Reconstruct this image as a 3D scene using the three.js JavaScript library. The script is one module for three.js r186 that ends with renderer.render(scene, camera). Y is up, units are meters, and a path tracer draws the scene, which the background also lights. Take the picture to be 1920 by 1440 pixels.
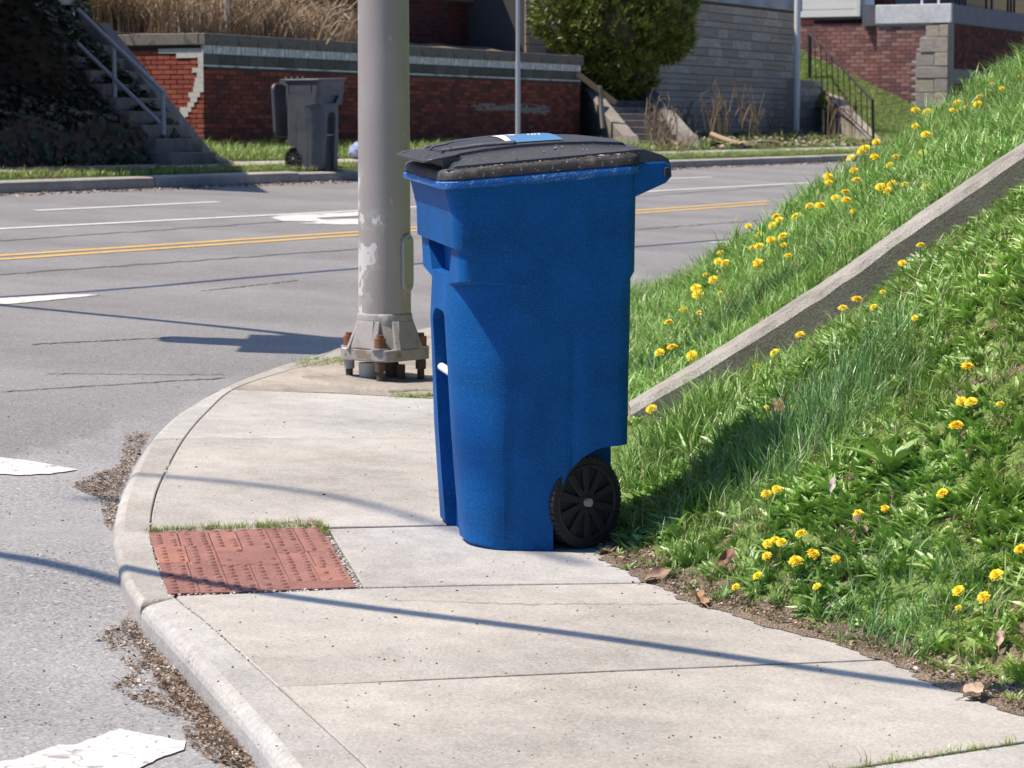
import * as THREE from 'three';
import { Sky } from 'three/addons/objects/Sky.js';
import { mergeGeometries, toCreasedNormals } from 'three/addons/utils/BufferGeometryUtils.js';
import { RoundedBoxGeometry } from 'three/addons/geometries/RoundedBoxGeometry.js';
import { Brush, Evaluator, SUBTRACTION } from 'three-bvh-csg';

// ---------- camera, sky, sun, exposure ----------
const scene = new THREE.Scene();
const FPX = 5000, PITCH = Math.atan(470 / FPX), EYE = 1.414;
const camera = new THREE.PerspectiveCamera(2 * Math.atan(720 / FPX) * 180 / Math.PI, 4 / 3, 0.1, 600);
camera.position.set(0, EYE, 0);
camera.rotation.x = -PITCH;
camera.focus = 8.0; camera.userData.fStop = 13;
const renderer = new THREE.WebGLRenderer({ antialias: true });
renderer.toneMapping = THREE.LinearToneMapping;
renderer.toneMappingExposure = 1.38;
renderer.shadowMap.enabled = true;
const ELEV = 62 * Math.PI / 180, AZ = 0.12;               // the sun stands to the left, high
const SUN = new THREE.Vector3(-Math.cos(ELEV) * Math.cos(AZ), Math.sin(ELEV), Math.cos(ELEV) * Math.sin(AZ));
const sky = new Sky(); sky.name = 'sky'; sky.scale.setScalar(500);
Object.assign(sky.material.uniforms.sunPosition, { value: SUN.clone() });
sky.material.uniforms.turbidity.value = 8; sky.material.uniforms.rayleigh.value = 0.45;
sky.material.uniforms.mieCoefficient.value = 0.004;
sky.userData.kind = 'structure';
scene.add(sky); scene.environmentIntensity = 0.16;
const sun = new THREE.DirectionalLight(0xffeed6, 4.3);
sun.position.copy(SUN).multiplyScalar(60); sun.castShadow = true; sun.shadow.radius = 0.6;
Object.assign(sun.shadow.camera, { left: -40, right: 40, top: 40, bottom: -40, near: 1, far: 150 });
sun.name = 'sun'; scene.add(sun);

// ---------- helpers ----------
let seed = 7;
const rnd = () => { seed = (seed + 0x6d2b79f5) | 0; let t = Math.imul(seed ^ (seed >>> 15), 1 | seed); t = (t + Math.imul(t ^ (t >>> 7), 61 | t)) ^ t; return ((t ^ (t >>> 14)) >>> 0) / 4294967296; };
const rr = (a, b) => a + (b - a) * rnd();
const pick = (a) => a[Math.floor(rnd() * a.length)];
const lerp = (a, b, t) => a + (b - a) * t, clamp = (x, a = 0, b = 1) => Math.min(b, Math.max(a, x));
const sstep = (a, b, x) => { const t = clamp((x - a) / (b - a)); return t * t * (3 - 2 * t); };
const V = (x, y, z) => new THREE.Vector3(x, y, z);
const table = (rows, x) => { if (x <= rows[0][0]) return rows[0][1]; for (let i = 1; i < rows.length; i++) if (x <= rows[i][0]) return lerp(rows[i - 1][1], rows[i][1], (x - rows[i - 1][0]) / (rows[i][0] - rows[i - 1][0])); return rows[rows.length - 1][1]; };
const g = (x, d) => -0.0459 * x + 0.0268 * d;               // the street corner falls to the right and rises away
function ray(px, py) {
  const a = (px - 960) / FPX, b = (720 - py) / FPX;
  return V(a, b * Math.cos(PITCH) - Math.sin(PITCH), -Math.cos(PITCH) - b * Math.sin(PITCH));
}
function G(px, py, off = 0) { const r = ray(px, py), t = (EYE - off) / (-0.0459 * r.x - 0.0268 * r.z - r.y); return V(r.x * t, EYE + r.y * t, r.z * t); }
function D(px, py, d) { const r = ray(px, py), t = -d / r.z; return V(r.x * t, EYE + r.y * t, -d); }
const used = {};
function numbered(n) { const k = used[n] = (used[n] ?? -1) + 1; return k ? n + '_' + String(k).padStart(3, '0') : n; }
function mesh(name, geo, mat, parent) { const m = new THREE.Mesh(geo, mat); m.name = name; m.castShadow = m.receiveShadow = true; if (parent) parent.add(m); return m; }
function tag(o, label, category, group) { o.userData.label = label; if (category) o.userData.category = category; if (group) o.userData.group = group; return o; }
function thing(name, label, category, p, turn = 0, group) { const o = new THREE.Group(); o.name = numbered(name); if (p) o.position.copy(p); o.rotation.y = turn; scene.add(o); return tag(o, label, category, group); }
function struct(name, geo, mat, label) { const m = mesh(numbered(name), geo, mat, scene); m.userData.kind = 'structure'; if (label) m.userData.label = label; return m; }
function structGroup(name, label) { const o = new THREE.Group(); o.name = numbered(name); o.userData.kind = 'structure'; if (label) o.userData.label = label; scene.add(o); return o; }
function tri(pos, uv, col) {
  const q = new THREE.BufferGeometry(); q.setAttribute('position', new THREE.Float32BufferAttribute(pos, 3));
  if (uv) q.setAttribute('uv', new THREE.Float32BufferAttribute(uv, 2));
  if (col) q.setAttribute('color', new THREE.Float32BufferAttribute(col, 3));
  q.computeVertexNormals(); return q;
}
function boxUV(q, scale = 1, ox = 0, oy = 0) {              // uv in metres by the way each face points
  const n = q.index ? q.toNonIndexed() : q, p = n.attributes.position, uv = new Float32Array(p.count * 2), a = V(), b = V(), c = V();
  for (let i = 0; i < p.count; i += 3) {
    a.fromBufferAttribute(p, i); b.fromBufferAttribute(p, i + 1); c.fromBufferAttribute(p, i + 2);
    const nn = b.clone().sub(a).cross(c.clone().sub(a)); const ax = Math.abs(nn.x), ay = Math.abs(nn.y), az = Math.abs(nn.z);
    [a, b, c].forEach((v, k) => { const [s, t] = ay >= ax && ay >= az ? [v.x, v.z] : ax > az ? [v.z, v.y] : [v.x, v.y]; uv[(i + k) * 2] = s / scale + ox; uv[(i + k) * 2 + 1] = t / scale + oy; });
  }
  n.setAttribute('uv', new THREE.BufferAttribute(uv, 2)); return n;
}
const clean = (q) => { const n = (q.index ? q.toNonIndexed() : q.clone()); for (const k of Object.keys(n.attributes)) if (!['position', 'normal', 'uv'].includes(k)) n.deleteAttribute(k); if (!n.attributes.normal) n.computeVertexNormals(); if (!n.attributes.uv) n.setAttribute('uv', new THREE.BufferAttribute(new Float32Array(n.attributes.position.count * 2), 2)); n.clearGroups(); return n; };
const merge = (list) => mergeGeometries(list.map(clean));
const move = (q, x, y, z, rx = 0, ry = 0, rz = 0) => { if (rx) q.rotateX(rx); if (ry) q.rotateY(ry); if (rz) q.rotateZ(rz); return q.translate(x, y, z); };
const box = (w, h, l, x = 0, y = 0, z = 0, r = 0) => (r ? new RoundedBoxGeometry(w, h, l, 2, r) : new THREE.BoxGeometry(w, h, l)).translate(x, y, z);
function bar(a, b, r, n = 8, r2 = r) { const l = a.distanceTo(b), q = new THREE.CylinderGeometry(r2, r, l, n); q.translate(0, l / 2, 0); q.applyQuaternion(new THREE.Quaternion().setFromUnitVectors(V(0, 1, 0), b.clone().sub(a).normalize())); return q.translate(a.x, a.y, a.z); }
const tube = (pts, r, seg = 24, n = 6) => new THREE.TubeGeometry(new THREE.CatmullRomCurve3(pts), seg, r, n);
function extr(pts, depth, bevel = 0) { const s = new THREE.Shape(pts.map((p) => new THREE.Vector2(p[0], p[1]))); return new THREE.ExtrudeGeometry(s, { depth, bevelEnabled: bevel > 0, bevelSize: bevel, bevelThickness: bevel, bevelSegments: 2, curveSegments: 6 }); }

// ---------- textures ----------
const hash = (x, y, s) => { let h = Math.imul(x, 374761393) + Math.imul(y, 668265263) + Math.imul(s, 1274126177) | 0; h = Math.imul(h ^ (h >>> 13), 1274126177); return ((h ^ (h >>> 16)) >>> 0) / 4294967296; };
function vn(u, v, f, s) {                                   // tiling value noise, f cells over 0..1
  const x = u * f, y = v * f, i = Math.floor(x), j = Math.floor(y), a = x - i, b = y - j, m = (k) => ((k % f) + f) % f;
  const ea = a * a * (3 - 2 * a), eb = b * b * (3 - 2 * b);
  return lerp(lerp(hash(m(i), m(j), s), hash(m(i + 1), m(j), s), ea), lerp(hash(m(i), m(j + 1), s), hash(m(i + 1), m(j + 1), s), ea), eb);
}
const fbm = (u, v, f, s, o = 4) => { let t = 0, a = 0.5, n = 0; for (let k = 0; k < o; k++) { t += a * vn(u, v, f << k, s + k); n += a; a *= 0.5; } return t / n; };
const enc = (x) => { x = clamp(x); return Math.round(255 * (x <= 0.0031308 ? 12.92 * x : 1.055 * Math.pow(x, 1 / 2.4) - 0.055)); };
function tex(w, h, fn, srgb = true) {
  const data = new Uint8Array(w * h * 4);
  for (let y = 0; y < h; y++) for (let x = 0; x < w; x++) { const c = fn(x / w, y / h, x, y), o = (y * w + x) * 4; for (let k = 0; k < 3; k++) { const q = Array.isArray(c) ? c[k] : c; data[o + k] = srgb ? enc(q) : Math.round(255 * clamp(q)); } data[o + 3] = 255; }
  const t = new THREE.DataTexture(data, w, h); t.magFilter = t.minFilter = THREE.LinearFilter; t.wrapS = t.wrapT = THREE.RepeatWrapping; if (srgb) t.colorSpace = THREE.SRGBColorSpace; t.needsUpdate = true; return t;
}
const mul = (c, k) => c.map((x) => x * k), mix = (a, b, t) => a.map((x, i) => lerp(x, b[i], t));
const mat = (o) => { const { rgb, ...r } = o; const m = new THREE.MeshStandardMaterial({ roughness: 0.85, ...r }); if (rgb) m.color.setRGB(...rgb); return m; };

const concreteMap = (base, s, spread = 1) => tex(1024, 1024, (u, v, x, y) => {
  const big = fbm(u, v, 3, s, 5), mid = fbm(u, v, 24, s + 9, 3), fine = hash(x, y, s + 3), grain = vn(u, v, 340, s + 5);
  let c = mul(mix(base, [base[0] * 0.96, base[1] * 1.0, base[2] * 1.06], fbm(u, v, 5, s + 40, 3)), 1 + spread * ((big - 0.5) * 0.5 + (mid - 0.5) * 0.3 + (grain - 0.5) * 0.34 + (fine - 0.5) * 0.2));
  if (vn(u, v, 200, s + 21) > 0.93) c = mul(c, 0.72); if (vn(u, v, 260, s + 22) > 0.95) c = mix(c, [0.62, 0.6, 0.56], 0.5);
  return c;
});
const grainBump = tex(1024, 1024, (u, v, x, y) => 0.5 * vn(u, v, 300, 40) + 0.3 * vn(u, v, 90, 41) + 0.2 * hash(x, y, 42), false);
const M = {};
M.concrete = [[0.40, 0.372, 0.333], [0.42, 0.402, 0.37], [0.385, 0.352, 0.305], [0.405, 0.384, 0.352]].map((b, i) => mat({ map: concreteMap(b, 100 + i * 31), bumpMap: grainBump, bumpScale: 0.0016, roughness: 0.92 }));
M.dirtyConcrete = mat({ map: concreteMap([0.36, 0.315, 0.26], 331, 1.4), bumpMap: grainBump, bumpScale: 0.003, roughness: 0.95 });
M.darkConcrete = mat({ map: tex(1024, 1024, (u, v, x, y) => { const k = fbm(u, v, 6, 371, 5), f = vn(u, v, 150, 374), w = hash(x, y, 377); let c = mix([0.30, 0.25, 0.22], [0.42, 0.355, 0.31], k); c = mul(c, 0.7 + 0.45 * f + 0.2 * w); if (vn(u, v, 110, 379) > 0.9) c = [0.46, 0.42, 0.37]; return c; }), bumpMap: grainBump, bumpScale: 0.006, roughness: 0.95 });
M.slabTop = mat({ map: concreteMap([0.36, 0.33, 0.28], 391, 1.6), bumpMap: grainBump, bumpScale: 0.005, roughness: 0.95 });
M.asphalt = mat({
  map: tex(2048, 2048, (u, v, x, y) => {
    const big = fbm(u, v, 4, 501, 5), st = vn(u, v, 420, 505), f = hash(x, y, 508), band = fbm(u * 1, v, 9, 512, 3);
    let c = mul([0.250, 0.250, 0.252], 0.92 + (big - 0.5) * 0.35 + (st - 0.5) * 0.5 + (f - 0.5) * 0.28 + (band - 0.5) * 0.16);
    const p = vn(u, v, 300, 520); if (p > 0.9) c = mul(c, 1.55); if (vn(u, v, 260, 523) > 0.91) c = mul(c, 0.5);
    return c;
  }), bumpMap: grainBump, bumpScale: 0.004, roughness: 0.93, vertexColors: true,
});
M.bed = mat({ map: tex(512, 512, (u, v, x, y) => { const p = vn(u, v, 80, 610), w = hash(x, y, 611); return p > 0.72 ? [0.38, 0.36, 0.33] : mul([0.20, 0.18, 0.15], 0.6 + 0.8 * w); }), bumpMap: grainBump, bumpScale: 0.01, roughness: 1 });
const paintMap = (c0) => tex(512, 512, (u, v, x, y) => { const k = fbm(u, v, 10, 630, 4), s = vn(u, v, 90, 633); let c = mul(c0, 0.9 + 0.2 * (k - 0.5) + 0.1 * (hash(x, y, 634) - 0.5)); const cr = Math.abs(fbm(u, v, 7, 640, 4) - 0.5); if ((s > 0.86 && k > 0.42) || cr < 0.006 || k < 0.27) c = mix(c, [0.24, 0.24, 0.24], 0.8); return c; });
M.whitePaint = mat({ map: paintMap([0.66, 0.66, 0.64]), roughness: 0.8 });
M.yellowPaint = mat({ map: paintMap([0.70, 0.45, 0.13]), roughness: 0.8 });
M.crack = mat({ rgb: [0.13, 0.13, 0.13], roughness: 0.95 });
const plastic = (base, s, fleck) => tex(1024, 1024, (u, v, x, y) => { const a = vn(u, v, 330, s), b = vn(u, v, 500, s + 4), k = fbm(u, v, 5, s + 8, 3), f = hash(x, y, s + 2); let c = mul(base, 0.86 + 0.42 * (k - 0.5) + 0.5 * (a - 0.5)); if (b > 0.74) c = mix(c, fleck, 0.55 * f); return c; });
const plasticBump = tex(512, 512, (u, v, x, y) => 0.7 * vn(u, v, 180, 700) + 0.3 * hash(x, y, 701), false);
M.blue = new THREE.MeshPhysicalMaterial({ map: plastic([0.0006, 0.098, 0.345], 710, [0.14, 0.40, 0.70]), bumpMap: plasticBump, bumpScale: 0.0006, roughness: 0.55, specularIntensity: 0.3 });
M.blueScuff = mat({ map: tex(512, 512, (u, v, x, y) => { const k = fbm(u, v, 16, 744, 4), a = vn(u, v, 120, 745); return mix([0.004, 0.11, 0.40], [0.30, 0.48, 0.66], clamp((k * 0.8 + a * 0.5 - 0.72) * 5) * 0.6); }), bumpMap: plasticBump, bumpScale: 0.0006, roughness: 0.5 });
M.black = mat({ map: plastic([0.043, 0.051, 0.065], 730, [0.2, 0.19, 0.17]), bumpMap: plasticBump, bumpScale: 0.0005, roughness: 0.36 });
M.dustBlack = mat({ map: tex(1024, 512, (u, v, x, y) => { const k = fbm(u, v, 10, 760, 5), a = vn(u * 1, v, 200, 763), s = fbm(u, v, 60, 766, 2); let c = mix([0.026, 0.027, 0.030], [0.13, 0.118, 0.10], clamp((k - 0.42) * 2.4) * (0.4 + 0.6 * a)); if (s > 0.78) c = [0.26, 0.22, 0.17]; return c; }), bumpMap: plasticBump, bumpScale: 0.0008, roughness: 0.6 });
M.rubber = mat({ map: tex(256, 256, (u, v, x, y) => mul([0.022, 0.022, 0.024], 0.7 + 0.9 * fbm(u, v, 12, 780, 3))), roughness: 0.75 });
M.grey = mat({ map: plastic([0.10, 0.11, 0.13], 790, [0.3, 0.3, 0.3]), bumpMap: plasticBump, bumpScale: 0.0006, roughness: 0.5 });
M.darkGrey = mat({ rgb: [0.035, 0.036, 0.042], roughness: 0.55 });
M.steel = mat({ rgb: [0.55, 0.56, 0.57], metalness: 0.6, roughness: 0.42 });
M.whiteSteel = mat({ rgb: [0.75, 0.75, 0.74], roughness: 0.45 });
M.hub = mat({ rgb: [0.42, 0.42, 0.40], roughness: 0.6 });
M.rust = mat({ map: tex(128, 128, (u, v, x, y) => mix([0.12, 0.045, 0.022], [0.30, 0.13, 0.06], fbm(u, v, 6, 800, 4))), roughness: 0.95 });
M.rustDark = mat({ map: tex(128, 128, (u, v, x, y) => mix([0.06, 0.045, 0.035], [0.15, 0.10, 0.07], fbm(u, v, 6, 806, 4))), roughness: 0.95 });
M.galv = mat({ map: tex(256, 256, (u, v, x, y) => mul([0.38, 0.385, 0.39], 0.75 + 0.5 * fbm(u, v, 14, 810, 4))), metalness: 0.25, roughness: 0.6 });

// ---------- ground, road, corner pavement ----------
const roadOff = (x, d) => -0.115 + 0.025 * sstep(9, 7, d) + 0.075 * Math.exp(-Math.pow((x + 1.1) / 0.75, 2) - Math.pow((d - 7.6) / 0.55, 2)) + 0.05 * sstep(8.3, 9.5, d) * (1 - sstep(14, 17, d));
const gv = (p, off = 0) => V(p.x, g(p.x, -p.z) + off, p.z);
const onRoad = (px, py, lift = 0) => { let p = G(px, py, -0.1); for (let k = 0; k < 3; k++) p = G(px, py, roadOff(p.x, -p.z) + lift); return p; };
const XBN = [[4.2, 2.3], [5.2, 1.66], [6.02, 1.15], [6.56, 0.885], [7.08, 0.50], [7.5, 0.36], [7.8, 0.285], [8.5, 0.28], [9.5, 0.36], [10.57, 0.46]];
const xbFar = (d) => lerp(0.465, 0.67, (d - 10.57) / 4.93), xbNear = (d) => table(XBN, d);
const bump2 = (x, d) => 0.03 * (Math.sin(x * 5.1 + d * 3.3) + Math.sin(x * 9.7 - d * 6.1 + 1) * 0.6 + Math.sin(d * 11 + x * 3) * 0.4);
const DS = 10.6;                                              // where the slanting concrete edge stands
function bankY(x, d) {
  if (d < DS) { const t = Math.max(0, x - xbNear(d)); return g(x, d) + 0.006 + lerp(0.83, 0.77, sstep(8.2, 10, d)) * t * t / (t + 0.16) + bump2(x, d) * sstep(0.05, 0.4, t) - 0.13 * sstep(9.0, 10.4, d) * sstep(0, 0.3, t); }
  const t = Math.max(0, x - xbFar(d)); return g(x, d) + 0.01 + (lerp(0.72, 0.705, sstep(10.9, 15.4, d)) * t - 0.07 * sstep(0, 0.3, t) + bump2(x, d) * 0.7 * sstep(0, 0.4, t)) * (1 - 0.9 * sstep(15.2, 16.4, d));
}
function hitBank(px, py, up, d0 = 4.6, d1 = 16) { const r = ray(px, py); for (let d = d0; d < d1; d += 0.012) { const t = -d / r.z, x = r.x * t, y = EYE + r.y * t; if (x > (d < DS ? xbNear(d) : xbFar(d)) - 0.1 && !(d > DS - 0.02 && d < DS + 0.3) && y < bankY(x, d) + up) return V(x, bankY(x, d), -d); } return null; }

const rebase = (o, p) => { o.position.copy(p); for (const c of o.children) c.position.sub(p); return o; };
{ // the road: one sheet that reaches past everything seen, following the slope of the corner
  const xs = [], ds = [];
  for (let x = -150; x < -12; x += 12) xs.push(x); for (let x = -12; x < -3; x += 0.75) xs.push(x); for (let x = -3; x < 1; x += 0.1) xs.push(x); for (let x = 1; x < 14; x += 1) xs.push(x); for (let x = 14; x <= 160; x += 12) xs.push(x);
  for (let d = -40; d < 3; d += 5) ds.push(d); for (let d = 3; d < 10; d += 0.1) ds.push(d); for (let d = 10; d < 45; d += 0.7) ds.push(d); for (let d = 45; d <= 250; d += 15) ds.push(d);
  const pos = [], uv = [], col = [], idx = [];
  for (const d of ds) for (const x of xs) {
    pos.push(x, g(x, d) + roadOff(x, d), -d); uv.push(x / 2.6, d / 2.6);
    // the side street is an older, paler asphalt than the main road
    const side = x * 0.895 - d * 0.446 > -6.0 + 0.25 * Math.sin(x * 2.3) ? 1.20 : 0.92; const w = side * (0.96 + 0.08 * hash(Math.round(x * 3), Math.round(d * 2), 5)); col.push(w, w, w * 1.01);
  }
  for (let j = 0; j + 1 < ds.length; j++) for (let i = 0; i + 1 < xs.length; i++) { const a = j * xs.length + i, b = a + 1, c = a + xs.length, e = c + 1; idx.push(a, b, c, b, e, c); }
  const q = new THREE.BufferGeometry(); q.setAttribute('position', new THREE.Float32BufferAttribute(pos, 3)); q.setAttribute('uv', new THREE.Float32BufferAttribute(uv, 2)); q.setAttribute('color', new THREE.Float32BufferAttribute(col, 3)); q.setIndex(idx); q.computeVertexNormals();
  struct('road', q, M.asphalt, 'grey asphalt road and side street sloping past the corner');
}
// control points of the kerb's outer edge and of the joint behind it (matching indices)
const KO = [[628, 1545], [534, 1440], [462, 1350], [364, 1240], [304, 1174], [262, 1130], [230, 1080], [211, 1003], [218, 940], [240, 885], [275, 825], [331, 771], [415, 724], [500, 690], [570, 669], [640, 649], [720, 630], [800, 612], [1000, 572], [1180, 545], [1320, 522]];
const KI = [[790, 1545], [690, 1440], [522, 1287], [470, 1240], [395, 1172], [330, 1120], [303, 1075], [283, 1000], [290, 935], [310, 885], [345, 822], [385, 775], [435, 731], [505, 705], [575, 685], [650, 665], [730, 647], [810, 630], [1000, 592], [1180, 565], [1320, 542]];
const spl = (K) => { const p = K.map(([a, b]) => G(a, b, 0)); return new THREE.CatmullRomCurve3(p, false, 'catmullrom', 0.5); };
const KOc = spl(KO), KIc = spl(KI);
const seg = (c, n, i, j) => { const o = [], k = Math.abs(j - i) * 6; for (let s = 0; s <= k; s++) o.push(c.getPoint((i + (j - i) * s / k) / (n - 1))); return o; };
const ko = (i, j) => seg(KOc, KO.length, i, j), ki = (i, j) => seg(KIc, KI.length, i, j);
const gp = (...l) => l.map(([a, b]) => G(a, b, 0));
function slabGeo(pts, { off = 0, th = 0.12, gap = 0.0017, bevel = 0.0045, uvScale = 1.7, soft = 0, softBevel = 0.03 } = {}) {
  let P = pts.map((p, i) => [p.x, p.z, i < soft ? softBevel : bevel]).filter((p, i, L) => { const q = L[(i + 1) % L.length]; return Math.hypot(p[0] - q[0], p[1] - q[1]) > 1e-4; });
  let A = 0; P.forEach((p, i) => { const q = P[(i + 1) % P.length]; A += p[0] * q[1] - q[0] * p[1]; }); if (A < 0) P.reverse();
  const n = P.length, inset = (k0, kb) => P.map((p, i) => { const k = k0 + kb * p[2];
    const a = P[(i + n - 1) % n], b = P[(i + 1) % n]; let ux = p[0] - a[0], uy = p[1] - a[1], vx = b[0] - p[0], vy = b[1] - p[1]; const l1 = Math.hypot(ux, uy), l2 = Math.hypot(vx, vy); ux /= l1; uy /= l1; vx /= l2; vy /= l2;
    let nx = -uy - vy, ny = ux + vx; const l = Math.hypot(nx, ny) || 1; nx /= l; ny /= l; const m = Math.min(1 / Math.max(0.4, -uy * nx + ux * ny), 2.2) * k; return [p[0] + nx * m, p[1] + ny * m, p[2]];
  });
  const rings = [[inset(gap, 0), -th, 0], [inset(gap, 0), 0, 1], [inset(gap, 0.12), 0, 0.62], [inset(gap, 0.38), 0, 0.28], [inset(gap, 0.70), 0, 0.07], [inset(gap, 1), 0, 0]], pos = [], uv = [];
  const dx = rr(0, 1), dy = rr(0, 1), at = (p, o, s) => { pos.push(p[0], g(p[0], -p[1]) + o, p[1]); s === undefined ? uv.push(p[0] / uvScale + dx, p[1] / uvScale + dy) : uv.push(s / uvScale + dx, o / uvScale + dy); };
  const run = [0]; for (let i = 0; i < n; i++) { const q = P[(i + 1) % n]; run.push(run[i] + Math.hypot(q[0] - P[i][0], q[1] - P[i][1])); }
  for (let r = 0; r + 1 < rings.length; r++) for (let i = 0; i < n; i++) { const j = (i + 1) % n, [a, oa, fa] = rings[r], [b, ob, fb] = rings[r + 1], h = (p, o, f) => off + o - f * p[2], s0 = run[i], s1 = run[i + 1]; at(a[i], h(a[i], oa, fa), s0); at(b[i], h(b[i], ob, fb), s0); at(a[j], h(a[j], oa, fa), s1); at(a[j], h(a[j], oa, fa), s1); at(b[i], h(b[i], ob, fb), s0); at(b[j], h(b[j], ob, fb), s1); }
  const top = rings[5][0], T = THREE.ShapeUtils.triangulateShape(top.map((p) => new THREE.Vector2(p[0], p[1])), []);
  for (const [a, b, c] of T) { at(top[a], off); at(top[c], off); at(top[b], off); }
  return tri(pos, uv);
}
const walk = structGroup('sidewalk', 'pale concrete pavement slabs curving round the street corner');
const slab = (name, parent, pts, m, o) => mesh(name, slabGeo(pts, o), m, parent);
slab('slab', walk, [...ki(10, 12), ...gp([640, 738], [815, 748], [1250, 762], [1250, 828], [815, 823], [560, 822])], M.concrete[1]);
slab('slab', walk, [...ki(7, 10), ...gp([560, 822], [815, 823], [1250, 828], [1300, 975], [830, 984], [608, 988], [440, 996])], M.concrete[0]);
slab('slab', walk, gp([616, 991], [830, 986], [1300, 977], [1330, 1088], [1180, 1092], [900, 1096], [682, 1101]), M.concrete[3]);
slab('slab', walk, [...ki(5, 2), ...gp([800, 1273], [1150, 1257], [1760, 1231], [1760, 1150], [1500, 1085], [1330, 1088], [1180, 1094], [900, 1098], [680, 1103], [500, 1111], [332, 1117])], M.concrete[0], { gap: 0.001, bevel: 0.003 });
slab('slab', walk, [...ki(2, 0), ...gp([1100, 1530], [1500, 1462], [1590, 1440], [1920, 1390], [2060, 1368], [2100, 1300], [1900, 1227], [1760, 1233], [1600, 1240], [1150, 1259], [800, 1275])], M.concrete[0], { gap: 0.0009, bevel: 0.003 });
slab('slab', walk, gp([796, 1548], [1104, 1533], [1500, 1465], [1590, 1443], [1920, 1393], [2060, 1371], [2250, 1420], [2300, 1700], [800, 1720]), M.concrete[3]);
slab('slab', walk, [...ki(12, 20), ...gp([1400, 560], [1330, 600], [1300, 700], [1250, 760], [815, 746], [640, 736])], M.dirtyConcrete, { uvScale: 1.3 });
const kerb = structGroup('kerb', 'worn pale concrete kerb rounding the street corner');
[[0, 5, 1], [5, 7, 0], [7, 10, 0], [10, 12, 1], [12, 15, 2], [15, 20, 2]].forEach(([a, b, k]) => slab('kerbstone', kerb, [...ko(a, b), ...ki(b, a)], M.concrete[k], { th: 0.2, gap: 0.002, soft: ko(a, b).length, softBevel: a === 5 ? 0.02 : 0.034 }));
{ // dirt under the joints
  const pts = [...ko(0, 20), ...gp([1420, 560], [1330, 700], [1330, 1088], [1600, 1130], [2200, 1380], [2300, 1720], [900, 1740])];
  const q = slabGeo(pts, { off: -0.022, th: 0.01, gap: 0.09, bevel: 0.002, uvScale: 0.5 }); struct('sidewalk_bed', q, M.bed, 'grit and soil in the pavement joints');
}
{ // warning pavers set into the ramp: three strips of domed red bricks
  const c = gp([279, 998], [604, 989], [668, 1101], [314, 1114]), at = (u, v) => { const a = c[0].clone().lerp(c[1], u), b = c[3].clone().lerp(c[2], u); return a.lerp(b, v); };
  const pad = thing('tactile_paving', 'red brick tactile paving panel with rows of domes set in the kerb ramp', 'tactile paving', gv(at(0.5, 0.5)));
  const U = at(1, 0.5).sub(at(0, 0.5)), W = at(0.5, 1).sub(at(0.5, 0)), lu = U.length(), Uh = U.clone().normalize(), Ph = V(-Uh.z, 0, Uh.x), lw = Math.abs(W.dot(Ph)), shear = W.dot(Uh) / W.dot(Ph);
  const brickMats = [[0.36, 0.165, 0.130], [0.32, 0.150, 0.125], [0.40, 0.180, 0.130], [0.29, 0.135, 0.115]].map((b, i) => mat({ map: tex(256, 256, (u, v, x, y) => { const k = fbm(u, v, 5, 900 + i * 7, 5), w = vn(u, v, 60, 903 + i), f = hash(x, y, 905); let q = mul(b, 0.75 + 0.5 * k + 0.15 * (f - 0.5)); if (w > 0.86) q = mix(q, [0.46, 0.36, 0.31], 0.5); return q; }), bumpMap: grainBump, bumpScale: 0.002, roughness: 0.9 }));
  const brickGeo = (bw, bl, nx, nz, wear) => {
    const L = [box(bw, 0.03, bl, 0, -0.015, 0, 0.003)];
    for (let i = 0; i < nx; i++) for (let k = 0; k < nz; k++) { if (rnd() < wear) continue; const h = rr(0.0035, 0.0055); const q = new THREE.CylinderGeometry(0.0075, 0.0125, h, 8); q.translate(((i + 0.5) / nx - 0.5) * bw, h / 2, ((k + 0.5) / nz - 0.5) * bl); L.push(q); }
    const q = merge(L), p = q.attributes.position; for (let i = 0; i < p.count; i++) p.setX(i, p.getX(i) + shear * p.getZ(i)); return boxUV(q, 0.3, rr(0, 1), rr(0, 1));
  };
  const local = V(), put = (u, v, geo, m) => { const p = at(u, v), b = mesh('brick', geo, m, pad); local.copy(gv(p, 0.001 + rr(-0.001, 0.001))).sub(pad.position); b.position.copy(local); b.quaternion.setFromUnitVectors(V(0, 1, 0), V(0.0459 + rr(-0.003, 0.003), 1, 0.0268 + rr(-0.003, 0.003)).normalize()).multiply(new THREE.Quaternion().setFromAxisAngle(V(0, 1, 0), Math.atan2(-U.z, U.x))); };
  const rowsBy = [[0.27, 0.26, 0.23, 0.24], [0.36, 0.24, 0.40], [0.42, 0.24, 0.24, 0.10]];
  rowsBy.forEach((rows, s) => {
    let v = 0;
    rows.forEach((rl, r) => {
      const split = [0.5, 0.5, 0.52][s] + (r % 2 ? 0.02 : -0.03), wide = (s === 1 && r === 1) || (s === 2 && r === 3);
      const parts = wide ? [[0, 1]] : [[0, split], [split, 1]];
      for (const [a, b] of parts) { const bw = (b - a) * lu / 3 - 0.0018, bl = rl * lw - 0.0018; put((s + (a + b) / 2) / 3, v + rl / 2, brickGeo(bw, bl, wide ? 4 : 2, Math.max(2, Math.round(bl / 0.042)), wide ? 0.75 : 0.12), pick(brickMats)); }
      v += rl;
    });
  });
}
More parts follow.
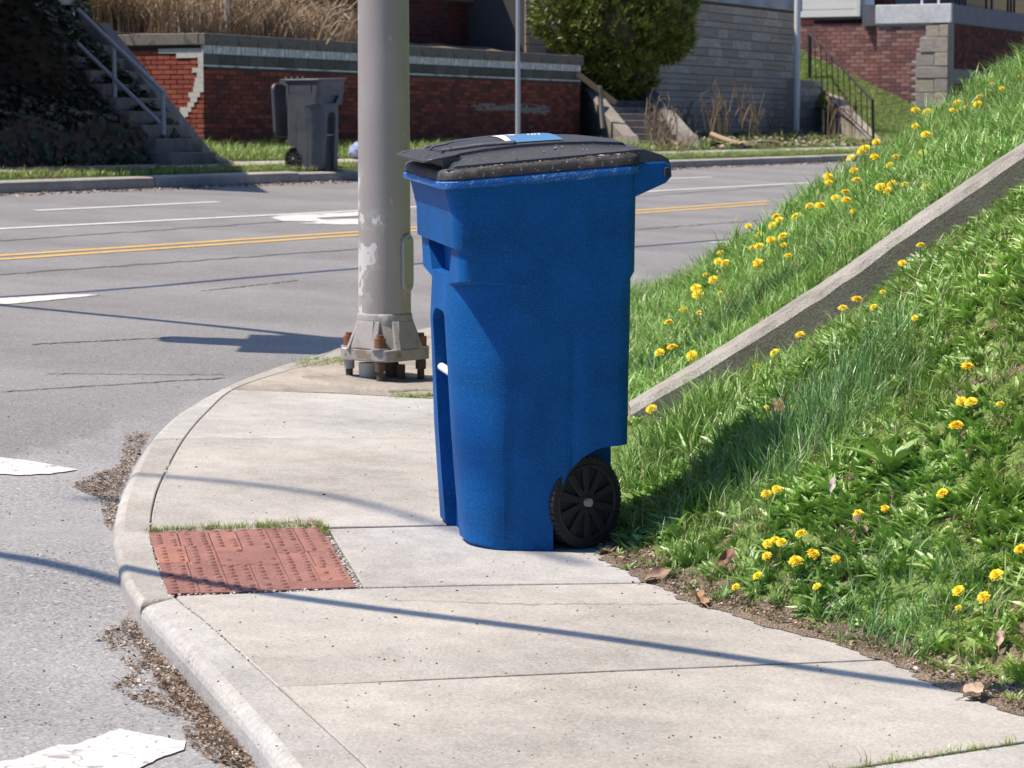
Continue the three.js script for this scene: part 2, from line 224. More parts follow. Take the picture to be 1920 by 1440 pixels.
// ---------- painted markings and cracks on the road ----------
function ribbon(name, pxs, w, m, label, lift = 0.004, on = onRoad, ro = roadOff) {     // a painted line along pixels' ground points, w metres wide
  const P = pxs.map(([a, b]) => on(a, b, lift)), pts = [];
  for (let i = 0; i + 1 < P.length; i++) { const k = Math.max(1, Math.ceil(P[i].distanceTo(P[i + 1]) / 0.5)); for (let s = 0; s < k; s++) pts.push(P[i].clone().lerp(P[i + 1], s / k)); } pts.push(P[P.length - 1]);
  const pos = [], uv = []; let run = 0;
  const side = (i) => { const a = pts[Math.max(0, i - 1)], b = pts[Math.min(pts.length - 1, i + 1)], n = V(-(b.z - a.z), 0, b.x - a.x).normalize(); const ww = typeof w === 'function' ? w(i / pts.length) : w; return [-1, 1].map((s) => { const x = pts[i].x + n.x * ww * s / 2, z = pts[i].z + n.z * ww * s / 2; return [x, g(x, -z) + ro(x, -z) + lift, z]; }); };
  for (let i = 0; i + 1 < pts.length; i++) { const [a, b] = side(i), [c, e] = side(i + 1), r2 = run + pts[i].distanceTo(pts[i + 1]); pos.push(...a, ...b, ...c, ...b, ...e, ...c); uv.push(0, run, 0.1, run, 0, r2, 0.1, run, 0.1, r2, 0, r2); run = r2; }
  const q = tri(pos, uv); if (q.attributes.normal.getY(0) < 0) { const p = q.attributes.position.array; for (let i = 0; i < p.length; i += 9) for (let k = 0; k < 3; k++) { const t = p[i + 3 + k]; p[i + 3 + k] = p[i + 6 + k]; p[i + 6 + k] = t; } q.computeVertexNormals(); }
  return struct(name, q, m, label);
}
function patch(name, pxs, m, label, lift = 0.004, wear = pxs[0][1] > 700 ? 1.1 : 0.4) {
  const fine = []; pxs.forEach((p, i) => { const q = pxs[(i + 1) % pxs.length], n = Math.max(1, Math.round(Math.hypot(q[0] - p[0], q[1] - p[1]) / 9)); for (let k = 0; k < n; k++) fine.push([lerp(p[0], q[0], k / n) + rr(-wear, wear), lerp(p[1], q[1], k / n) + rr(-wear, wear) * 0.6]); });
  const P = fine.map(([a, b]) => onRoad(a, b, lift)), T = THREE.ShapeUtils.triangulateShape(P.map((p) => new THREE.Vector2(p.x, p.z)), []), pos = [], uv = [];
  for (const t of T) for (const i of [t[0], t[2], t[1]]) { pos.push(P[i].x, g(P[i].x, -P[i].z) + roadOff(P[i].x, -P[i].z) + lift, P[i].z); uv.push(P[i].x / 1.2, P[i].z / 1.2); }
  const q = tri(pos, uv); return struct(name, q, m, label);
}
for (const p of [[[-60, 482.5], [0, 478.8], [670, 434.5], [1190, 394.8], [1440, 377]], [[-60, 490], [0, 486], [670, 440.5], [1190, 399.8], [1440, 382]]]) ribbon('road_line', p, 0.088, M.yellowPaint, 'one of the two yellow centre lines of the road');
ribbon('road_line', [[-60, 434], [0, 428.5], [676, 394.5], [1250, 356.5], [1520, 342]], 0.10, M.whitePaint, 'solid white line beyond the yellow centre lines');
ribbon('road_line', [[66, 394.5], [410, 378]], 0.10, M.whitePaint, 'white dash on the far lane left of the pole');
ribbon('road_line', [[1130, 339], [1335, 331.5]], 0.10, M.whitePaint, 'white dash on the far lane right of the blue bin');
patch('road_line', [[-60, 577], [0, 559], [120, 552], [195, 551.5], [120, 560], [0, 571.5]], M.whitePaint, 'white dash at the left edge of the near lane');
ribbon('road_line', [[1330, 455], [1440, 449]], 0.10, M.whitePaint, 'white dash behind the grass tips');
patch('road_arrow', [[507, 408], [520, 404.5], [560, 402], [740, 394], [740, 401.5], [640, 406], [592, 408.5], [604, 411.5], [740, 409], [740, 420.5], [640, 420.5], [560, 418.5], [600, 415], [530, 414]], M.whitePaint, 'white painted turn arrow beside the pole');
patch('crosswalk_stripe', [[-80, 1470], [0, 1427], [28, 1424], [110, 1396], [140, 1396], [225, 1366], [262, 1374], [349, 1389], [345, 1405], [300, 1420], [262, 1440], [200, 1500]], M.whitePaint, 'white crosswalk stripe in the bottom left corner');
patch('crosswalk_stripe', [[-60, 850], [0, 857], [60, 864], [145, 880], [100, 887], [40, 890], [-60, 884]], M.whitePaint, 'white crosswalk stripe by the left edge');
const jag = (a, b, n, amp) => { const o = []; for (let i = 0; i <= n; i++) o.push([lerp(a[0], b[0], i / n), lerp(a[1], b[1], i / n) + rr(-amp, amp)]); return o; };
for (const [a, b, w] of [[[-40, 454], [680, 405], 0.05], [[780, 398], [1470, 348], 0.05], [[-40, 517], [680, 466], 0.05], [[1180, 431], [1420, 413], 0.06], [[90, 700], [420, 702], 0.018], [[-20, 735], [420, 708], 0.02], [[380, 545], [560, 525], 0.03], [[60, 645], [320, 632], 0.03]]) ribbon('road_crack', jag(a, b, 40, 0.9), (t) => w * (0.4 + 0.6 * vn(t, 0.3, 20, Math.round(a[1]))), M.crack, 'dark crack line running along the asphalt', 0.003);

for (const pts of [jag([735, 1124], [1010, 1133], 30, 1.2).concat(jag([1020, 1132], [1310, 1132], 30, 1.2)), jag([1150, 952], [1100, 962], 6, 0.5)]) ribbon('sidewalk_crack', pts, (t) => 0.0035 * (0.3 + vn(t, 0.7, 24, 5)), M.crack, 'hairline crack in the pavement', 0.002, G, () => 0);
// ---------- grass bank (soil), slanting concrete edge ----------
M.turf = mat({ map: tex(1024, 1024, (u, v, x, y) => { const k = fbm(u, v, 8, 940, 5), w = vn(u, v, 170, 943), f = hash(x, y, 945); let c = k < 0.36 ? mix([0.17, 0.13, 0.08], [0.27, 0.21, 0.13], w) : mix([0.10, 0.19, 0.03], [0.26, 0.36, 0.09], k); c = mul(c, 0.6 + 0.5 * w + 0.25 * f); if (vn(u, v, 130, 947) > 0.84) c = [0.38, 0.35, 0.19]; return c; }), bumpMap: grainBump, bumpScale: 0.015, roughness: 1 });
M.soil = mat({ map: tex(1024, 1024, (u, v, x, y) => { const k = fbm(u, v, 8, 950, 5), w = vn(u, v, 160, 953), f = hash(x, y, 955); let c = mix([0.22, 0.17, 0.115], [0.38, 0.30, 0.215], k); c = mul(c, 0.55 + 0.6 * w + 0.25 * f); if (vn(u, v, 120, 957) > 0.86) c = [0.34, 0.27, 0.18]; return c; }), bumpMap: grainBump, bumpScale: 0.02, roughness: 1 });
M.lawn = mat({ map: tex(512, 512, (u, v, x, y) => { const k = fbm(u, v, 10, 965, 4), w = vn(u, v, 120, 967), f = hash(x, y, 968); return mul(mix([0.045, 0.10, 0.018], [0.13, 0.15, 0.05], k), 0.5 + 0.7 * w + 0.3 * f); }), bumpMap: grainBump, bumpScale: 0.02, roughness: 1 });
function bankMesh(d0, d1, nd, w, xb, lift = 0) {
  const pos = [], uv = [], nt = lift ? 10 : 44, at = (i, j) => { const d = lerp(d0, d1, i / nd), x = xb(d) - 0.06 + w * Math.pow(j / nt, 1.2); pos.push(x, lift ? lerp(g(x, d) + 0.002, bankY(x, d) + (j === nt ? -0.004 : lift), sstep(0, 0.35, j / nt)) : bankY(x, d) - (j === 0 ? 0.02 : 0), -d); uv.push(x / 0.9, d / 0.9); };
  for (let i = 0; i < nd; i++) for (let j = 0; j < nt; j++) { at(i, j); at(i, j + 1); at(i + 1, j); at(i, j + 1); at(i + 1, j + 1); at(i + 1, j); }
  return tri(pos, uv);
}
struct('ground', bankMesh(4.2, DS + 0.05, 70, 4.5, xbNear), M.turf, 'soil of the near grass bank beside the pavement');
struct('ground', bankMesh(4.2, 8.2, 240, 0.16, (d) => xbNear(d) + 0.012 * Math.sin(d * 9) + 0.012 * Math.sin(d * 23) + 0.009 * Math.sin(d * 61) + 0.006 * Math.sin(d * 143), 0.003), M.soil, 'strip of bare brown soil between the pavement and the near bank');
struct('ground', bankMesh(DS + 0.2, 16.4, 50, 6, xbFar), M.turf, 'soil of the upper grass bank behind the slanting concrete edge');
{ // slanting concrete edge: rises to the right along the cut in the bank
  const x0 = G(1183, 797).x, N = 46, top = (x) => g(x, DS) + 0.71 * (x - x0) + 0.015 * Math.sin(x * 4) + 0.006 * (hash(Math.round(x * 23), 3, 9) - 0.5), pos = [], uv = [], posT = [], uvT = [];
  const T = 0.19, B = 0.03;
  const q = (P, U, a, b, c, e, s) => { for (const v of [a, b, c, b, e, c]) { P.push(v[0], v[1], v[2]); U.push(s ? v[0] / 0.8 : v[0] / 0.8, s ? v[2] / 0.8 : v[1] / 0.8); } };
  for (let i = 0; i < N; i++) {
    const xa = x0 + (i / N) * 3.2, xb = x0 + ((i + 1) / N) * 3.2, ya = top(xa) + 0.05, yb = top(xb) + 0.05, ja = 0.008 * (hash(i, 1, 7) - 0.5), jb = 0.008 * (hash(i + 1, 1, 7) - 0.5);
    const z = -DS + 0.02;
    q(pos, uv, [xa, ya - 0.9, z], [xb, yb - 0.9, z], [xa, ya - B * 1.3 + ja, z], [xb, yb - B * 1.3 + jb, z]);
    q(posT, uvT, [xa, ya - B * 1.3 + ja, z], [xb, yb - B * 1.3 + jb, z], [xa, ya - 0.008, z - B + ja], [xb, yb - 0.008, z - B + jb], 1);
    q(posT, uvT, [xa, ya - 0.008, z - B + ja], [xb, yb - 0.008, z - B + jb], [xa, ya, z - T], [xb, yb, z - T], 1);
    q(pos, uv, [xb, yb - 0.9, z - T], [xa, ya - 0.9, z - T], [xb, yb, z - T], [xa, ya, z - T]);
  }
  const ya = top(x0) + 0.05, z = -DS + 0.02; q(posT, uvT, [x0, ya - 0.9, z - T], [x0, ya - 0.9, z], [x0, ya, z - T], [x0, ya - B, z], 1);
  const w = thing('retaining_wall', 'low slanting concrete retaining edge rising through the grass bank', 'retaining wall', null);
  mesh('wall_face', tri(pos, uv), M.darkConcrete, w); mesh('wall_top', tri(posT, uvT), M.slabTop, w); rebase(w, V(x0, g(x0, DS), z));
}

// ---------- wheeled bins ----------
const CARM = 11, EDGEM = 44;
function ringPts(u0, u1, hw, rf, rb, groove) {              // rounded rectangle in (x, z), front at -x; corners rf (front), rb (back)
  const P = [], arc = (cx, cz, r, a0) => { for (let i = 0; i <= CARM; i++) { const a = a0 + (Math.PI / 2) * i / CARM; P.push([cx + r * Math.cos(a), cz + r * Math.sin(a)]); } };
  const lin = (a, b) => { for (let i = 1; i < EDGEM; i++) P.push([lerp(a[0], b[0], i / EDGEM), lerp(a[1], b[1], i / EDGEM)]); };
  const ends = () => P[P.length - 1];
  arc(u1 - rb, hw - rb, rb, 0); lin(ends(), [u0 + rf, hw]); arc(u0 + rf, hw - rf, rf, Math.PI / 2); lin(ends(), [u0, -hw + rf]);
  arc(u0 + rf, -hw + rf, rf, Math.PI); lin(ends(), [u1 - rb, -hw]); arc(u1 - rb, -hw + rb, rb, -Math.PI / 2); lin(ends(), [u1, hw - rb]);
  if (groove) for (const p of P) { const gx = groove(p[0]); if (gx && Math.abs(p[1]) > hw * 0.6) p[1] -= Math.sign(p[1]) * gx; }
  return P;
}
function loft(levels) {                                      // levels: [h, ring]; closed with caps
  const n = levels[0][1].length, pos = [], idx = [];
  for (const [h, R] of levels) for (const [x, z] of R) pos.push(x, h, z);
  for (let l = 0; l + 1 < levels.length; l++) for (let i = 0; i < n; i++) { const a = l * n + i, b = l * n + (i + 1) % n, c = a + n, e = b + n; idx.push(a, c, b, b, c, e); }
  for (const [l, flip] of [[0, 0], [levels.length - 1, 1]]) { const R = levels[l][1]; let cx = 0, cz = 0; for (const p of R) { cx += p[0] / n; cz += p[1] / n; } pos.push(cx, levels[l][0], cz); const k = pos.length / 3 - 1; for (let i = 0; i < n; i++) { const a = l * n + i, b = l * n + (i + 1) % n; flip ? idx.push(a, k, b) : idx.push(a, b, k); } }
  const q = new THREE.BufferGeometry(); q.setAttribute('position', new THREE.Float32BufferAttribute(pos, 3)); q.setIndex(idx); q.computeVertexNormals(); q.setAttribute('uv', new THREE.BufferAttribute(new Float32Array(pos.length / 3 * 2), 2)); return q;
}
const ev = new Evaluator(); ev.useGroups = false; ev.attributes = ['position', 'normal', 'uv'];
function cut(q, cutters) { let b = new Brush(q); b.updateMatrixWorld(); for (const c of cutters) { const k = new Brush(clean(c)); k.updateMatrixWorld(); b = ev.evaluate(b, k, SUBTRACTION); } return b.geometry; }
const crease = (q, a = 0.6) => { const s = q.index ? q.toNonIndexed() : q; for (const k of Object.keys(s.attributes)) if (!['position', 'normal', 'uv'].includes(k)) s.deleteAttribute(k); return toCreasedNormals(s, a); };
const FX = -0.30;                                            // x of the rim's front edge
function binBody() {
  const X = (u) => FX + u, gr = (dep) => (x) => dep * Math.exp(-Math.pow((x - X(0.212)) / 0.016, 2)) + dep * 0.35 * sstep(X(0.20), X(0.235), x) * (1 - sstep(X(0.40), X(0.43), x)) + 0.0045 * Math.exp(-Math.pow((x - X(0.392)) / 0.009, 2)), gu = (x) => 0.004 * Math.exp(-Math.pow((x - X(0.455)) / 0.009, 2));
  const L = [[0.0, 0.135, 0.53, 0.262, 0.13, 0.05, 0.010], [0.012, 0.122, 0.54, 0.272, 0.13, 0.05, 0.011], [0.15, 0.110, 0.545, 0.278, 0.15, 0.05, 0.012], [0.30, 0.099, 0.55, 0.285, 0.16, 0.05, 0.012], [0.50, 0.088, 0.553, 0.292, 0.19, 0.05, 0.010], [0.57, 0.084, 0.555, 0.294, 0.2, 0.05, 0.006], [0.62, 0.081, 0.556, 0.295, 0.205, 0.05, 0], [0.738, 0.086, 0.557, 0.297, 0.21, 0.05, 0], [0.757, 0.074, 0.566, 0.306, 0.04, 0.04, 0], [0.845, 0.070, 0.567, 0.309, 0.04, 0.04, 0], [0.853, 0.056, 0.567, 0.309, 0.04, 0.04, 0], [0.935, 0.054, 0.568, 0.310, 0.042, 0.04, 0], [0.985, 0.042, 0.569, 0.312, 0.045, 0.04, 0], [1.03, 0.014, 0.571, 0.315, 0.05, 0.04, 0]];
  let q = loft(L.map(([h, a, b, w, rf, rb, k]) => [h * 1.054, ringPts(X(a - (h < 0.75 ? 0.03 : h < 1 ? 0.016 : 0)), X(b + 0.014), Math.max(w, lerp(0.306, 0.316, h)), rf, rb, k ? gr(k) : h > 0.8 && h < 0.95 ? gu : null)]));
  const arch = [[X(0.332), -0.05], [X(0.332), 0.09], [X(0.347), 0.165], [X(0.378), 0.228], [X(0.418), 0.272], [X(0.465), 0.298], [X(0.505), 0.304], [X(0.60), 0.308], [X(0.60), -0.05]];
  const well = (z) => extr(arch, 0.2).translate(0, 0, z);
  const slot = (() => { const s = new THREE.Shape(); s.moveTo(-0.105, -0.05); s.lineTo(-0.085, 0.645); s.quadraticCurveTo(-0.08, 0.69, -0.03, 0.69); s.lineTo(0.05, 0.69); s.quadraticCurveTo(0.1, 0.69, 0.102, 0.645); s.lineTo(0.115, -0.05); const e = new THREE.ExtrudeGeometry(s, { depth: 0.2, bevelEnabled: false, curveSegments: 6 }); e.rotateY(-Math.PI / 2); return e.translate(X(0.125), 0, 0); })();
  const pocket = extr([[-0.17, 0.893], [-0.13, 0.80], [0.13, 0.80], [0.20, 0.893]], 0.14).rotateY(-Math.PI / 2).translate(X(0.098), 0, 0);
  q = cut(q, [well(0.15), well(-0.35), box(0.4, 0.4, 0.8, X(0.545) + 0.2, 0.095, 0), slot, pocket]);
  return boxUV(crease(q, 0.55), 0.42);
}
const roundPlate = (w, l, h, r, bev) => { const s = new THREE.Shape(); const a = w / 2, b = l / 2; s.moveTo(-a + r, -b); s.lineTo(a - r, -b); s.quadraticCurveTo(a, -b, a, -b + r); s.lineTo(a, b - r); s.quadraticCurveTo(a, b, a - r, b); s.lineTo(-a + r, b); s.quadraticCurveTo(-a, b, -a, b - r); s.lineTo(-a, -b + r); s.quadraticCurveTo(-a, -b, -a + r, -b); const e = new THREE.ExtrudeGeometry(s, { depth: h - 2 * bev, bevelEnabled: true, bevelSize: bev, bevelThickness: bev, bevelSegments: 3, curveSegments: 10 }); e.rotateX(-Math.PI / 2); return e.translate(0, bev, 0); };
function rimGeo() {
  const L = [[1.072, 0.02, 0.575, 0.318, 0.06], [1.077, 0.002, 0.587, 0.328, 0.06], [1.081, -0.004, 0.590, 0.332, 0.06], [1.095, -0.004, 0.590, 0.332, 0.06], [1.099, 0.000, 0.588, 0.329, 0.06], [1.102, 0.010, 0.58, 0.322, 0.055]];
  return boxUV(crease(loft(L.map(([h, a, b, w, r]) => [h, ringPts(FX + a, FX + b, w, r, 0.04, null)])), 0.7), 0.42);
}
const armGeo = () => [-1, 1].map((s) => { const q = extr([[0.24, 1.096], [0.31, 1.098], [0.362, 1.096], [0.378, 1.086], [0.380, 1.060], [0.366, 1.046], [0.280, 1.016], [0.24, 1.016]], 0.035, 0.006); return q.translate(0, 0, s > 0 ? 0.262 : -0.297); });
const domeTop = (x) => table([[-0.31, 0.030], [-0.25, 0.042], [-0.15, 0.058], [-0.04, 0.064], [0.08, 0.057], [0.18, 0.042], [0.27, 0.020], [0.30, 0.006]], x);
function lidHeight(x, z) {
  const a = Math.abs(z), A = domeTop(x), ends = (1 - sstep(0.262, 0.285, x)) * sstep(-0.272, -0.252, x);   // flat ledge, stepped side slope, stepped top panel
  if (a > 0.302) return 1.131;
  const band = 0.009 + A * 0.50 * Math.pow(clamp((0.302 - a) / 0.0965), 0.8);
  return 1.131 + (a > 0.205 ? band : 0.009 + A * 0.50 + 0.008 + A * 0.26 * (1 - Math.pow(a / 0.205, 2))) * ends;
}
function lidSkirt() {
  const L = [[1.099, 0.006, 0.582, 0.325, 0.06], [1.103, -0.002, 0.588, 0.331, 0.06], [1.123, 0.0, 0.588, 0.329, 0.06], [1.129, 0.006, 0.585, 0.324, 0.055], [1.132, 0.018, 0.576, 0.313, 0.05]];
  return boxUV(crease(loft(L.map(([h, a, b, w, r]) => [h, ringPts(FX + a, FX + b, w, r, 0.035, null)])), 0.7), 0.35);
}
function lidDome() {
  const zs = []; for (const s of [-1, 1]) { for (let k = 0; k <= 12; k++) zs.push(s * lerp(0.2056, 0.3018, k / 12)); for (let k = 1; k <= 20; k++) zs.push(s * lerp(0, 0.2048, k / 20)); zs.push(s * 0.3024, s * 0.313); } zs.push(0); zs.sort((p, q) => p - q);
  const nx = 84, nz = zs.length - 1, pos = [], uv = [], idx = [];
  for (let j = 0; j <= nz; j++) for (let i = 0; i <= nx; i++) { const x = lerp(-0.282, 0.29, i / nx), z = zs[j]; pos.push(x, lidHeight(x, z), z); uv.push(x / 0.35, z / 0.35); }
  for (let j = 0; j < nz; j++) for (let i = 0; i < nx; i++) { const a = j * (nx + 1) + i, b = a + 1, c = a + nx + 1, e = c + 1; idx.push(a, c, b, b, c, e); }
  const q = new THREE.BufferGeometry(); q.setAttribute('position', new THREE.Float32BufferAttribute(pos, 3)); q.setAttribute('uv', new THREE.Float32BufferAttribute(uv, 2)); q.setIndex(idx); return crease(q, 0.5);
}
function gripGeo() {                                         // thin lip that overhangs the front of the lid, with its recessed wall
  const q = roundPlate(0.105, 0.50, 0.007, 0.035, 0.002).translate(-0.283, 1.158, 0.005); const p = q.attributes.position; for (let i = 0; i < p.count; i++) p.setY(i, p.getY(i) + (p.getX(i) + 0.25) * 0.10 + 0.006 * Math.pow(p.getZ(i) / 0.25, 2)); q.computeVertexNormals();
  return merge([q, box(0.012, 0.036, 0.47, -0.262, 1.146, 0.005), box(0.05, 0.034, 0.006, -0.258, 1.146, 0.243)]);
}
const ribOn = (x0, x1, z0, z1, r) => { const pts = []; for (let i = 0; i <= 12; i++) { const x = lerp(x0, x1, i / 12), z = lerp(z0, z1, i / 12); pts.push(V(x, Math.max(lidHeight(x, z), 1.160) + r * 0.25, z)); } return merge([tube(pts, r, 30, 8), new THREE.SphereGeometry(r, 8, 6).translate(pts[0].x, pts[0].y, pts[0].z), new THREE.SphereGeometry(r, 8, 6).translate(pts[12].x, pts[12].y, pts[12].z)]); };
function wheelParts(r, w) {
  const s = new THREE.Shape(), n = 46; for (let i = 0; i < n; i++) for (const [f, k] of [[0, 1], [0.5, 1], [0.58, 0.965], [0.92, 0.965]]) { const a = (i + f) / n * Math.PI * 2, q = r * k; i + f === 0 ? s.moveTo(q, 0) : s.lineTo(q * Math.cos(a), q * Math.sin(a)); }
  const hole = new THREE.Path(); hole.absarc(0, 0, r * 0.80, 0, Math.PI * 2, true); s.holes.push(hole);
  const tyre = new THREE.ExtrudeGeometry(s, { depth: w, bevelEnabled: true, bevelSize: 0.003, bevelThickness: 0.003, bevelSegments: 1, curveSegments: 40 }).translate(0, 0, -w / 2);
  const lip = new THREE.TorusGeometry(r * 0.83, r * 0.035, 8, 40).translate(0, 0, w / 2 + 0.002);
  const disc = new THREE.CylinderGeometry(r * 0.82, r * 0.82, w * 0.5, 40).rotateX(Math.PI / 2).translate(0, 0, -w * 0.1);
  const spoke = extr([[r * 0.12, -r * 0.045], [r * 0.80, -r * 0.085], [r * 0.80, r * 0.085], [r * 0.12, r * 0.045]], w * 0.36, 0.0025).translate(0, 0, w * 0.1);
  const hub = merge([new THREE.CylinderGeometry(r * 0.2, r * 0.24, w * 0.5, 20).rotateX(Math.PI / 2).translate(0, 0, w * 0.22)]);
  const cap = merge([new THREE.CylinderGeometry(r * 0.092, r * 0.10, 0.014, 20).rotateX(Math.PI / 2).translate(0, 0, w * 0.5 + 0.006), new THREE.CylinderGeometry(r * 0.05, r * 0.05, 0.004, 16).rotateX(Math.PI / 2).translate(0, 0, w * 0.5 + 0.014)]);
  return { tyre: merge([tyre, lip]), disc, spoke, hub, cap };
}
const BODY = binBody(), RIM = rimGeo(), ARMS = armGeo(), WHEEL = wheelParts(0.133, 0.034);
// carries a shape onto sloping ground: the base follows the slope (kb along x, kz along z), the rim rises by kt along x
const warp = (q, kb, kt, kz, xs = 1, hs = 1) => { const n = clean(q), p = n.attributes.position, nn = n.attributes.normal; for (let i = 0; i < p.count; i++) { const x = p.getX(i) * xs, h = p.getY(i) * hs, z = p.getZ(i), k = lerp(kb, kt, clamp(h / 1.06, 0, 1.1)); p.setXYZ(i, x, h + k * x + kz * z, z); nn.setXYZ(i, nn.getX(i) - k * nn.getY(i), nn.getY(i), nn.getZ(i) - kz * nn.getY(i)); } n.normalizeNormals(); return n; };
function wheel(parent, p, turn, rim) {
  const w = new THREE.Group(); w.name = 'wheel'; w.position.copy(p); w.rotation.y = turn; w.rotation.z = 0.35; parent.add(w);
  mesh('tyre', WHEEL.tyre, M.rubber, w); mesh('rim', merge([WHEEL.disc, WHEEL.hub]), rim, w);
  for (let i = 0; i < 10; i++) { const s = mesh('spoke', WHEEL.spoke, rim, w); s.rotation.z = i * Math.PI / 5; }
  mesh('hub_cap', WHEEL.cap, M.hub, w); return w;
}
{ // the blue bin
  const C = gv(V(0.023, 0, -7.985)), kb = -0.039, kt = 0.078, kz = -0.036, W = (q) => warp(q, kb, kt, kz);
  const b = thing('recycling_bin', 'blue wheeled bin with black lid standing on the pavement corner', 'recycling bin', C, 12.5 * Math.PI / 180);
  mesh('body', W(BODY), M.blue, b);
  const rim = mesh('rim', W(RIM), M.blueScuff, b);
  for (const a of ARMS) mesh('handle_bracket', W(boxUV(a, 0.42)), M.blue, b);
  mesh('handle', W(bar(V(0.352, 1.056, -0.27), V(0.352, 1.056, 0.27), 0.016, 14)), M.black, b);
  mesh('lift_bar', W(merge([bar(V(FX + 0.078, 0.50, -0.115), V(FX + 0.078, 0.50, 0.125), 0.0125, 16)])), M.whiteSteel, b);
  const lid = new THREE.Group(); lid.name = 'lid'; b.add(lid);
  mesh('lid_skirt', W(lidSkirt()), M.dustBlack, lid); mesh('lid_top', W(boxUV(lidDome(), 0.35)), M.black, lid); mesh('lid_grip', W(boxUV(gripGeo(), 0.3)), M.black, lid);
  mesh('lid_rib', W(ribOn(-0.315, -0.03, -0.205, -0.19, 0.0085)), M.black, lid); mesh('lid_rib', W(merge([ribOn(-0.31, -0.255, 0.115, 0.11, 0.0085), ribOn(-0.255, -0.235, 0.11, 0.135, 0.0085), ribOn(-0.235, -0.06, 0.135, 0.185, 0.0085)])), M.black, lid); mesh('lid_rib', W(ribOn(-0.29, -0.21, -0.07, -0.06, 0.006)), M.black, lid);
  mesh('hinge', W(merge([...[-1, 1].map((s) => extr([[0.262, 1.139], [0.30, 1.137], [0.352, 1.117], [0.374, 1.104], [0.380, 1.090], [0.262, 1.096]], 0.05, 0.004).translate(0, 0, s > 0 ? 0.245 : -0.295)), ...[0.262, 0.278, 0.294, 0.312].map((x) => new THREE.SphereGeometry(0.0105, 10, 8).scale(1, 1, 20).translate(x, 1.141 - (x - 0.26) * 0.12, 0))])), M.black, lid);
  for (const s of [-1, 1]) mesh('pin', W(box(0.016, 0.030, 0.012, 0.369, 1.070, s * 0.307, 0.004)), M.rubber, b);
  // sticker lying on the lid
  const cv = document.createElement('canvas'); cv.width = 256; cv.height = 256; const cx = cv.getContext('2d'); cx.fillStyle = '#e9eeee'; cx.fillRect(0, 0, 256, 256); cx.fillStyle = '#4d86b6'; cx.fillRect(110, 0, 146, 256); cx.beginPath(); cx.moveTo(60, 0); cx.lineTo(120, 0); cx.lineTo(120, 256); cx.lineTo(20, 256); cx.fill(); cx.fillStyle = '#eef2f4'; for (let i = 0; i < 4; i++) { cx.save(); cx.translate(175 + i * 16, 60 + (i % 2) * 6); cx.rotate(0.35); cx.fillRect(-4, 0, 7, 90); cx.restore(); } cx.fillStyle = '#c9828a'; cx.beginPath(); cx.ellipse(75, 90, 30, 46, 0, 0, 7); cx.fill(); cx.fillStyle = '#f1f1f1'; cx.beginPath(); cx.ellipse(75, 90, 22, 36, 0, 0, 7); cx.fill();
  const st = new THREE.CanvasTexture(cv); st.colorSpace = THREE.SRGBColorSpace;
  const pos = [], uv = [], n = 14; for (let j = 0; j < n; j++) for (let i = 0; i < n; i++) for (const [a, c] of [[0, 0], [0, 1], [1, 0], [1, 0], [0, 1], [1, 1]]) { const u = (i + a) / n, v = (j + c) / n, x = lerp(-0.075, 0.09, u), z = lerp(-0.14, 0.182, v); pos.push(x, lidHeight(x, z) + 0.003, z); uv.push(u, 1 - v); }
  const sq = tri(pos, uv); const sk = mesh('sticker', W(sq), mat({ map: st, roughness: 0.35 }), lid); sk.userData.label = 'white and blue sticker';
  const wp = (x, z) => V(x, 0.134 + lerp(kb, kt, 0.12) * x + kz * z, z);
  wheel(b, wp(0.138, 0.240), 0.48, M.rubber); const w2 = wheel(b, wp(0.136, -0.285), Math.PI, M.rubber);
  mesh('axle', bar(wp(0.136, -0.25), wp(0.136, 0.25), 0.009, 10), M.steel, b);
}
{ // leaf crumbs on the lid: specks lying along the skirt and the side slope
  const L = []; const C = gv(V(0.023, 0, -7.985)), t = 12.5 * Math.PI / 180;
  const im = new THREE.InstancedMesh(tri([-0.5, 0, -0.3, 0.5, 0, -0.2, 0.1, 0.25, 0.35, -0.5, 0, -0.3, 0.1, 0.25, 0.35, -0.5, 0.1, 0.3]), mat({ rgb: [1, 1, 1], roughness: 1 }), 620), o = new THREE.Object3D(), c = new THREE.Color();
  for (let i = 0; i < 620; i++) {
    const k = rnd(); let x, z, h; if (k < 0.55) { x = lerp(-0.27, 0.26, Math.pow(rnd(), 0.7)); z = rr(0.302, 0.322); h = 1.1335; } else if (k < 0.9) { x = rr(-0.24, 0.26); z = rr(0.19, 0.30); h = lidHeight(x, z) + 0.0025; } else { x = rr(0.12, 0.26); z = rr(0.298, 0.318); h = 1.135; }
    const y = h + lerp(-0.039, 0.078, 1.05) * x - 0.036 * z; o.position.set(C.x + x * Math.cos(t) + z * Math.sin(t), C.y + y, C.z - x * Math.sin(t) + z * Math.cos(t)); o.rotation.set(rr(-0.5, 0.5), rr(0, 6.3), rr(-0.5, 0.5)); const s = rr(0.001, 0.0032) * (rnd() < 0.1 ? 2.4 : 1); o.scale.set(s * (k > 0.9 ? 3 : 1.4), s, s); o.updateMatrix(); im.setMatrixAt(i, o.matrix);
    const w = rnd(); w < 0.5 ? c.setRGB(0.42, 0.36, 0.29) : w < 0.8 ? c.setRGB(0.24, 0.15, 0.09) : c.setRGB(0.6, 0.56, 0.5); im.setColorAt(i, c);
  }
  im.name = 'leaf_crumbs'; im.userData.kind = 'stuff'; im.userData.label = 'dry leaf crumbs lying on the black lid'; scene.add(im);
}
